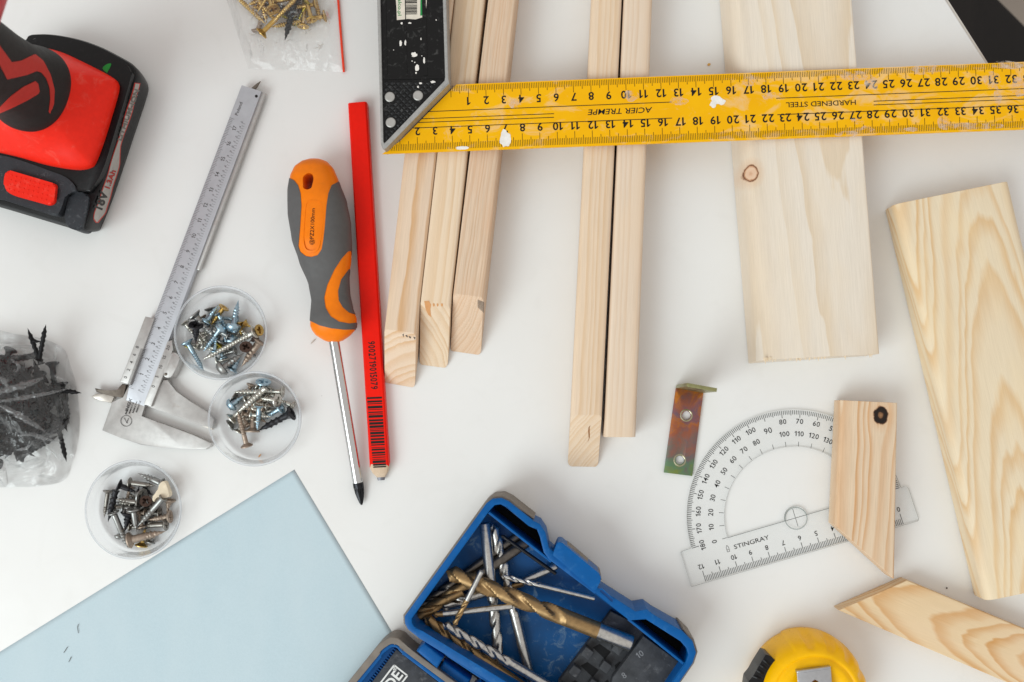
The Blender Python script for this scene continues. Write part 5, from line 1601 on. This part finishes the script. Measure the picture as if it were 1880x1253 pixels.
    lo = q(rounded([(-120, 1180), (160, 832), (215, 796), (262, 802), (305, 846), (620, 1080), (700, 1400), (-60, 1500)], [0, 60, 40, 30, 30, 0, 0, 0], 5))
    l1 = q(rounded([(-85, 1190), (176, 862), (222, 832), (255, 838), (285, 868), (590, 1096), (660, 1390), (-40, 1470)], [0, 50, 34, 26, 26, 0, 0, 0], 5))
    l2 = q(rounded([(-60, 1195), (184, 880), (226, 850), (250, 852), (275, 882), (565, 1105), (640, 1380), (-20, 1455)], [0, 40, 26, 20, 20, 0, 0, 0], 5))
    lid = plate('lid_shell', lo, .12, HL, shell, r, [l1], bevel=.05, seg=3)
    plate('lid_rim', l1, .12, HL - .12, blue, lid, [l2], bevel=.04)
    plate('lid_bed', l2, .14, .9, blue, lid)
    for k in range(30):
        a = Vector((238, 858)); b = Vector((-40, 1216)); t = k / 30
        p = a + (b - a) * t; d = (b - a).normalized(); n = Vector((-d.y, d.x)); n = n if n.x < 0 else -n
        pts = [p - n * 26, p + n * 2, p + n * 2 + d * 5, p - n * 26 + d * 5]
        plate('lid_rib', q([tuple(x) for x in pts]), .9, 1.05, blue, lid)
    pn = plate('lid_panel', q([(244, 846) if False else (250, 862), (560, 1105), (600, 1300), (100, 1300), (6, 1190)]), .91, 1.22, dark, lid, bevel=.04)
    # white framed lettering, running out of the picture
    Lp = Print(); z = 1.228
    s7 = Z((640, 1140), 240 / 1880)
    def w7(x, y): return W(*s7([(x, y)])[0], z)
    c = [(655, 640), (845, 790), (700, 985), (520, 845)]
    u = Vector((655 - 470, 640 - 880)).normalized()
    e0_, e1_ = Vector((655, 640)), Vector((845, 790)); far = u * -900
    Lp.bar(w7(*e0_), w7(*e1_), .09); Lp.bar(w7(*e0_), w7(*(e0_ + far)), .09); Lp.bar(w7(*e1_), w7(*(e1_ + far)), .09)
    rd = w7(*(Vector((600, 800)) + u * 100)) - w7(600, 800)
    Lp.text('DE', w7(644, 851), rd, .62, 1.12, bold=.02)
    for i in range(16):
        a, b = 2 * math.pi * i / 16, 2 * math.pi * (i + 1) / 16
        Lp.bar(w7(663 + 24 * math.cos(a), 690 + 24 * math.sin(a)), w7(663 + 24 * math.cos(b), 690 + 24 * math.sin(b)), .03)
    Lp.text('R', w7(663, 690), rd, .18)
    Lp.out('white_lettering', M['white_print'], pn)
case()
BR, SB = ('bronze', 'bit_steel'), ('bit_steel', 'bit_steel')
# lowest first
bit((350, 655), (905, 255), .6, .7, .40, 5.2, ('bit_dark', 'bit_dark'), 'dark drill bit deepest along the upper left wall of the case')
bit((340, 690), (640, 505), .75, .8, .42, 1.0, BR, 'small bronze drill bit, upper of three fanned in the left corner')
bit((335, 718), (930, 300), .9, .9, .5, 3.4, ('bronze', 'bit_dark'), 'long bronze drill bit from the left corner to the upper divider')
bit((352, 672), (600, 560), .95, 1.0, .36, .9, ('bronze', 'bronze'), 'thin bronze drill bit, middle of those fanned in the left corner')
bit((480, 645), (760, 545), .6, .7, .46, 1.2, SB, 'silver drill bit half buried under the large bronze one')
bit((840, 545), (1085, 425), .6, .7, .36, 2.2, ('bronze', 'bit_steel'), 'silver shank drill bit pointing at the black rod')
bit((790, 960), (712, 200), .7, 1.2, .50, 4.4, SB, 'upright silver drill bit with thick plain shank at the top')
bit((755, 205), (955, 1040), .9, .6, .48, 4.2, SB, 'long silver drill bit crossing the case top to bottom')
bit((375, 722), (760, 1070), .7, .7, .32, 3.6, ('bit_dark', 'bit_dark'), 'dark thin drill bit along the hinge side wall of the case')
bit((398, 695), (950, 1090), 1.35, 1.3, .60, 3.2, ('bronze', 'bronze'), 'thick bronze drill bit along the hinge side of the case', 4.6)
bit((495, 728), (1120, 1098), 1.75, 1.55, .42, 3.4, SB, 'silver twist drill bit beside the thick bronze one', 4.0)
bit((440, 682), (858, 636), 1.5, 1.7, .27, 4.0, ('bronze', 'bit_steel'), 'small level bronze drill bit with silver shank')
bit((798, 478), (1287, 595), 1.1, 1.2, .25, 3.2, SB, 'thin silver drill bit pointing left from the latch side', 5)
bit((800, 265), (1085, 467), 1.6, 1.5, .17, 3.4, ('bit_black', 'bit_black'), 'thin black rod bit along the upper divider')
bit((508, 452), (1482, 832), 1.55, 1.62, .86, 3.9, BR, 'largest bronze drill bit lying across the case onto the holder', 4.8, 2.0)
bit((550, 738), (697, 452), 1.9, 2.5, .25, 1.9, ('bronze', 'bit_steel'), 'short bronze drill bit leaning on the large bronze one')

# ------------------------------------------------------------------ tape measure
def tape():
    r = thing('tape_measure', 'yellow tape measure with steel belt clip and black lock', 'tape measure', W(1485, 1255, 0))
    ye = plain('yellow_shell', (248, 188, 0), .3, var=.03, bump=.05, spec=.22)
    H = 3.3
    c = Vector((13.85, -15.95, H))
    n = 240
    def outer(a, z):
        R = 3.14
        d = math.degrees(a) % 360
        if d < 112 or d > 340: R += .09       # raised grip band with scallops round the upper right
        elif d < 114: R += .09 * (114 - d) / 2
        if z > .9:
            for dc in (93, 70, 47, 24, 3):
                R -= .20 * math.exp(-(((d - dc + 180) % 360 - 180) / 5.0) ** 4) * min(1, (z - .9) / .5)
        if d > 200 and d < 340:              # flatter foot below
            R += .5 * math.sin((d - 200) / 140 * math.pi) ** 2 * (abs(math.cos(math.radians(d - 270))) ** .3)
        return R
    prof = [(.96, .02), (.995, .2), (1.0, .7), (.99, 1.2), (.972, 1.7), (.945, 2.15), (.91, 2.5), (.865, 2.8), (.82, 3.0), (.77, 3.12), (.74, 3.14), (.715, 3.08), (.70, 3.07), (.66, 3.22), (.60, 3.30), (.52, 3.24), (.44, 3.14), (.36, 3.10), (.2, 3.1), (.0, 3.1)]
    vs, fs = [], []
    for f, z in prof:
        for k in range(n):
            a = 2 * math.pi * k / n
            R = (outer(a, z) * f) if f > .85 else f * 3.14
            vs.append(Vector((c.x + R * math.cos(a), c.y + R * math.sin(a), z)))
    m = len(prof)
    for i in range(m - 1):
        for k in range(n): fs.append([i * n + k, i * n + (k + 1) % n, (i + 1) * n + (k + 1) % n, (i + 1) * n + k])
    fs.append(list(range(n)))
    b = mesh_obj('shell', vs, fs, ye, r, True); bmf(b)
    # raised grip band with pill shaped recesses
    for d in ():
        a = math.radians(d)
        cen = c + Vector((math.cos(a), math.sin(a), 0)) * 2.95
        vs = []; na = 20
        for rr, z in ((1.0, 3.035), (.82, 3.075), (.6, 3.05)):
            for k in range(na):
                t = 2 * math.pi * k / na; x, y = .17 * rr * math.cos(t), .34 * rr * math.sin(t)
                p = cen + Vector((-math.sin(a), math.cos(a), 0)) * x + Vector((math.cos(a), math.sin(a), 0)) * y
                vs.append(Vector((p.x, p.y, z - .34 * (y + .2) - .02)))
        fs = [[i * na + k, i * na + (k + 1) % na, (i + 1) * na + (k + 1) % na, (i + 1) * na + k] for i in range(2) for k in range(na)] + [[2 * na + k for k in range(na)]]
        o = mesh_obj('grip_dimple', vs, fs, ye, b, True)
    # belt clip
    q = Z((1360, 1130), 260 / 1880)
    clip = plate('belt_clip', q([(745, 745), (1195, 685), (1240, 1300), (790, 1330)]), 3.50, 3.60, M['steel'], r, [circle_px(*q([(988, 915)])[0], 8.5, 20)], bevel=.03)
    plate('clip_bend', q([(742, 742), (1196, 682), (1198, 716), (748, 778)]), 3.12, 3.66, M['steel'], clip, bevel=.12, seg=4)
    s0 = W(*q([(988, 915)])[0], 3.2)
    bm_out(lathe_bm([(.22, 3.1), (.22, 3.4), (.16, 3.46), (0, 3.46)], s0, 18), 'clip_screw', plain('brass_screw', (190, 150, 70), .3, .9), clip)
    # black lock slider on the left
    blk = M['black']
    q2 = Z((1360 + 20, 1130 + 16), 260 / 1880)
    lk = plate('lock_slider', q2(rounded([(190, 405), (250, 425), (345, 510), (310, 620), (280, 740), (260, 900), (-60, 900), (-40, 760), (20, 690), (80, 580)], 18, 3)), 1.0, 2.6, blk, r, bevel=.22, seg=4)
    for (x0, y0, x1, y1) in ((150, 470, 235, 545), (110, 540, 190, 600), (70, 612, 150, 668), (20, 690, 120, 735)):
        a, b_ = q2([(x0, y0), (x1, y1)])
        bm_out(tube_bm([W(*a, 2.56), W(*a, 2.66) * .5 + W(*b_, 2.66) * .5, W(*b_, 2.6)], .07, 8), 'thumb_ridge', blk, lk)
tape()

# ------------------------------------------------------------------ cordless drill
def drill():
    q = Z((0, 0), .3513)
    r = thing('cordless_drill', 'red and black cordless drill standing on its battery at the left', 'drill', W(100, 250, 0))
    red = plain('red_plastic', (238, 40, 22), .36, spec=.2, var=.04, bump=.1, bscale=30, dirt=(234, 140, 122), dirt_amt=.22, dirt_scale=1.1)
    red2 = plain('red_rubber', (186, 44, 34), .5, var=.05)
    rub = plain('worn_black_rubber', (34, 32, 31), .62, spec=.25, var=.15, scale=1.2, bump=.25, bscale=40)
    slate = plain('slate_plastic', (46, 49, 54), .5, spec=.3, var=.1, bump=.2, dirt=(120, 124, 128), dirt_amt=.35)
    # battery: bottom ring, bulging middle, top
    top_z = 2.3
    o = [(128, 205), (150, 178), (190, 172), (250, 172), (330, 182), (430, 205), (530, 242), (620, 288), (690, 330), (716, 372), (712, 430), (660, 590), (600, 770), (540, 950), (492, 1080), (458, 1160), (440, 1196), (400, 1200), (350, 1185), (200, 1140), (40, 1092), (-140, 1040), (-190, 1000), (-190, 900), (-40, 400), (60, 250)]
    ow = [W(*p, top_z) for p in q(smooth_closed([(x - 3, y + 2) for x, y in o], 4))]
    cx = sum((p for p in ow), Vector()) / len(ow)
    def ring(sc, z): return [Vector((cx.x + (p.x - cx.x) * sc, cx.y + (p.y - cx.y) * sc, z)) for p in ow]
    def skin(rings, name, mat, parent, cap0=True, cap1=True, sm=40):
        n = len(rings[0]); vs = [p for rg in rings for p in rg]; fs = []
        for i in range(len(rings) - 1):
            for k in range(n): fs.append([i * n + k, i * n + (k + 1) % n, (i + 1) * n + (k + 1) % n, (i + 1) * n + k])
        if cap0: fs.append(list(range(n)))
        if cap1: fs.append([(len(rings) - 1) * n + k for k in range(n)][::-1])
        ob = mesh_obj(name, vs, fs, mat, parent); bmf(ob); auto_smooth(ob.data, sm); return ob
    bat = skin([ring(.92, .02), ring(.955, .14), ring(.97, .5), ring(.985, 1.0), ring(.995, 1.5), ring(1.0, 2.1), ring(.985, 2.26), ring(.965, top_z)], 'battery', M['black'], r)
    # foot frame above the battery
    f = [(150, 225), (190, 196), (300, 200), (430, 225), (560, 275), (650, 330), (682, 372), (680, 420), (600, 690), (540, 880), (480, 985), (440, 1002), (250, 960), (-150, 880), (-150, 700), (-20, 380)]
    fr = plate('foot_frame', smooth_closed(q(f), 4), top_z - .02, 2.75, M['black'], r, bevel=.12, seg=3)
    # label on the battery's right flank, laid on the bulge
    lab_o = [(706, 435), (734, 436), (728, 470), (700, 560), (664, 665), (632, 770), (630, 862), (612, 905), (585, 1010), (560, 1108), (520, 1160), (492, 1166), (488, 1140), (520, 1040), (570, 880), (640, 650), (690, 480)]
    def side_px(u, v):
        """point where the sight line meets the battery flank"""
        lo_, hi = .1, top_z
        best = None
        for k in range(70):
            z = hi - (hi - lo_) * k / 40 if not best else (za + zb_) / 2
            if k >= 41 and not best: break
            p = W(u, v, z)
            sc = lerp_lin([(.02, .92), (.14, .955), (.5, .97), (1.0, .985), (1.5, .995), (2.1, 1.0), (2.26, .985), (2.3, .965)], z)
            poly = [(cx.x + (a.x - cx.x) * sc, cx.y + (a.y - cx.y) * sc) for a in ow]
            ins = sdf((p.x, p.y), poly) <= 0.0
            if not best:
                if ins: best = (p, z); zb_ = z; za = z + (hi - lo_) / 40; kk = 0
            else:
                kk += 1
                if ins: best = (p, z); zb_ = z
                else: za = z
                if kk > 9: break
        return (best or (W(u, v, 1.0), 1.0))[0]
    red_e = plain('label_red', (190, 60, 50), .4)
    silv = plain('label_silver', (176, 172, 166), .35, .35)
    def on_side(pts, lift):
        out_ = []
        for u, v in pts:
            p = side_px(u, v); d = (Vector((0, 0, CAM_H)) - p).normalized(); out_.append(p + d * lift)
        return out_
    def dens(pts, k=3):
        res = []
        for a, b in zip(pts, pts[1:] + pts[:1]):
            for i in range(k): res.append((a[0] + (b[0] - a[0]) * i / k, a[1] + (b[1] - a[1]) * i / k))
        return res
    def strip(lpts, rpts, lift, name, mat, nn=40, nw=4):
        """band between two polylines, laid on the flank"""
        def at(pl, t):
            y = pl[0][1] + (pl[-1][1] - pl[0][1]) * t
            return (lerp_table([(b, a) for a, b in pl], y), y)
        vs = []; fs = []
        for i in range(nn + 1):
            a, b = at(lpts, i / nn), at(rpts, i / nn)
            row = [(a[0] + (b[0] - a[0]) * j / nw, a[1] + (b[1] - a[1]) * j / nw) for j in range(nw + 1)]
            vs += on_side(q(row), lift)
        for i in range(nn):
            for j in range(nw): k = i * (nw + 1) + j; fs.append([k, k + 1, k + nw + 2, k + nw + 1])
        ob = mesh_obj(name, vs, fs, mat, bat, True); bmf(ob); return ob
    lefts = [(703, 434), (640, 650), (570, 880), (520, 1040), (489, 1120), (487, 1145), (500, 1166)]
    rights = [(734, 436), (700, 560), (632, 770), (628, 862), (585, 1010), (556, 1112), (515, 1166)]
    strip(lefts, rights, .03, 'label_edge', red_e)
    strip([(x + 5, y + (4 if i == 0 else -4 if i == 6 else 0)) for i, (x, y) in enumerate(lefts)], [(x - 5, y + (4 if i == 0 else -4 if i == 6 else 0)) for i, (x, y) in enumerate(rights)], .045, 'label', silv)
    def side_text(txt, c_z, d_z, h, w, mat, name):
        P = Print()
        P.text(txt, Vector((0, 0, 0)), Vector((1, 0, 0)), h, w, bold=.035)
        d = Vector(d_z).normalized(); up = Vector((d.y, -d.x)); up = up if up.x < 0 else -up
        pts = [(c_z[0] + d.x * p.x + up.x * p.y, c_z[1] + d.y * p.x + up.y * p.y) for p in P.v]
        P.v = on_side(q(pts), .11); P.out(name, mat, bat)
    up_d = (70, -215)
    side_text('18V', (531, 1048), (22, -56), 46, 96, plain('label_dark', (58, 56, 54), .5), 'voltage_print')
    side_text('1.3Ah', (578, 938), (24, -66), 27, 100, plain('label_red_ink', (176, 52, 44), .5), 'capacity_print')
    side_text('LITHIUM-ION', (672, 602), (84, -240), 24, 282, plain('label_grey', (120, 116, 110), .5), 'chemistry_print')
    # red shoe rising to the grip
    s = [(60, 262), (200, 258), (330, 282), (470, 345), (590, 408), (622, 440), (622, 485), (590, 600), (545, 745), (505, 850), (475, 880), (400, 890), (260, 868), (110, 826), (-60, 780), (-170, 700), (-170, 480), (-60, 320)]
    base = [W(*p, 2.76) for p in q(smooth_closed(s, 5))]
    gz = 5.4
    gc = W(58, 164, gz)
    # the long axis of the foot on the table
    ax = (W(225, 300, 2) - W(269, 165, 2)).normalized(); sd = Vector((-ax.y, ax.x, 0))
    nb = len(base)
    gbase = []
    bc = sum(base, Vector()) / nb
    for p in base:
        a = math.atan2((p - bc).dot(sd), (p - bc).dot(ax))
        gbase.append(gc + ax * 2.25 * math.cos(a) + sd * 2.0 * math.sin(a))
    rings = []
    for f_, z in ((0, 2.76), (.0, 3.05), (.035, 3.25), (.09, 3.38), (.2, 3.62), (.35, 3.86), (.55, 4.2), (.75, 4.65), (.9, 5.1), (1.0, 5.5)):
        rings.append([Vector((p.x * (1 - f_) + g.x * f_, p.y * (1 - f_) + g.y * f_, z)) for p, g in zip(base, gbase)])
    skin(rings, 'foot_shoe', red, r, sm=35)
    # slate release block with the red button
    blk = plate('release_block', smooth_closed(q([(-150, 800), (0, 812), (110, 840), (250, 890), (340, 925), (385, 965), (398, 1000), (350, 1010), (330, 1060), (310, 1110), (280, 1126), (160, 1090), (0, 1040), (-150, 1000)]), 4), top_z - .1, 2.86, slate, r, bevel=.14, seg=3)
    bt = plate('release_button', q(rounded([(34, 886), (292, 962), (282, 1060), (255, 1074), (60, 1020), (18, 985), (20, 930)], [20, 18, 22, 22, 26, 20, 18], 4)), 2.8, 3.12, red, blk, bevel=.16, seg=4)
    for i in range(4):
        for j in range(9):
            u, v = q([(60 + 24 * j - 4 * i, 918 + 7 * j + 24 * i)])[0]
            bm_out(lathe_bm([(.055, 3.11), (.04, 3.15), (0, 3.16)], W(u, v, 3.12), 8), 'button_dot', red, bt)
    plate('corner_guard', smooth_closed(q([(352, 1060), (372, 1010), (420, 1006), (455, 1010), (462, 1060), (440, 1150), (420, 1200), (370, 1196), (335, 1160)]), 4), 1.2, 2.5, slate, r, bevel=.2, seg=3)
    # small green sticker
    g = plate('green_sticker', smooth_closed(q([(536, 358), (556, 338), (580, 333), (576, 350), (562, 376), (556, 380)]), 3), 2.7, 2.765, plain('green_sticker', (40, 150, 60), .5), r)
    # grip
    nu, nv = 60, 80
    gt = W(-6, 120, 10) ; 
    top = Vector((gc.x + 1.1, gc.y - .4, 16.5))
    def G(u, v):
        t = u / nu
        z = 5.1 + t * 11.6
        c_ = Vector((gc.x, gc.y, 0)).lerp(Vector((top.x, top.y, 0)), t)
        fl_r = lerp_lin([(0, .93), (.012, .98), (.03, 1.0), (.06, .995), (.1, .95), (.16, .88), (.24, .83), (.4, .8), (1, .84)], t); ra = 2.45 * fl_r; rb = 2.18 * fl_r
        a = 2 * math.pi * v / nv
        ca, sa = math.cos(a), math.sin(a)
        p = c_ + ax * ra * math.copysign(abs(ca) ** .9, ca) + sd * rb * math.copysign(abs(sa) ** .9, sa)
        return Vector((p.x, p.y, z))
    closed_surface(G, nu, nv, 'grip', rub, r)
    R1 = q([(-60, 150), (0, 245), (60, 326), (110, 318), (182, 284), (225, 320), (262, 390), (284, 470), (280, 550), (258, 592), (254, 590), (262, 520), (258, 460), (240, 410), (215, 380), (190, 372), (140, 392), (36, 415), (0, 345), (-60, 220)])
    R2 = q([(-60, 600), (0, 560), (60, 500), (120, 455), (185, 424), (198, 440), (206, 486), (150, 520), (80, 555), (0, 592), (-60, 640)])
    vis = Vector((0, 0, CAM_H))
    def field(p):
        c_ = Vector((gc.x, gc.y, p.z))
        if (p - c_).dot(Vector((1, -.35, 0))) < -.6: return -1.0
        s_ = proj(p)
        return -min(sdf(s_, R1), sdf(s_, R2)) * .03
    overlay(G, nu, nv, field, .03, 'grip_inlay', red2, r)
    # motor housing and chuck above, mostly outside the picture
    hc = Vector((top.x + .85, top.y, 18.3))
    bm = tube_bm([hc - ax * 6.6, hc - ax * 6.3, hc - ax * 5.0, hc + ax * 3, hc + ax * 6, hc + ax * 7], [2.4, 2.9, 3.15, 3.15, 2.9, 2.5], 40)
    bm_out(bm, 'motor_housing', plain('red_housing', (190, 22, 34), .35), r, 40)
    bm = tube_bm([hc + ax * 7, hc + ax * 7.3, hc + ax * 9, hc + ax * 10.6, hc + ax * 11.2], [2.2, 2.3, 2.2, 1.9, 1.0], 32)
    bm_out(bm, 'chuck', M['black'], r, 40)
drill()

# ------------------------------------------------------------------ scraps on the table
def chip(u, v, l, w, a, rgb, label, z=.02, zt=.07):
    c = W(u, v, z); d = Vector((math.cos(a), math.sin(a), 0)); n = Vector((-d.y, d.x, 0))
    pts = [c + d * l * x + n * w * y for x, y in ((-.5, -.2), (-.1, -.5), (.4, -.35), (.5, .1), (.1, .5), (-.4, .35))]
    bm = prism_bm([(p.x, p.y) for p in pts], z, zt, bevel=.01)
    setp(bm_out(bm, 'wood_crumb', plain('crumb_%d' % u, rgb, .8), None, False, (c.x, c.y, 0)), label, 'wood crumb', 'crumbs on the table')
chip(1301.5, 119, .2, .16, .5, (214, 168, 92), 'tan wood crumb on the table left of the wide board')
chip(477, 837, .25, .08, .9, (214, 160, 110), 'tan splinter on the floor of the middle cup', .15, .2)
chip(575, 627, .4, .07, .8, (190, 182, 172), 'pale fibre on the table below the screwdriver handle')
chip(1738, 1080, .1, .08, .8, (70, 56, 44), 'dark speck on the table between plank and offcut')
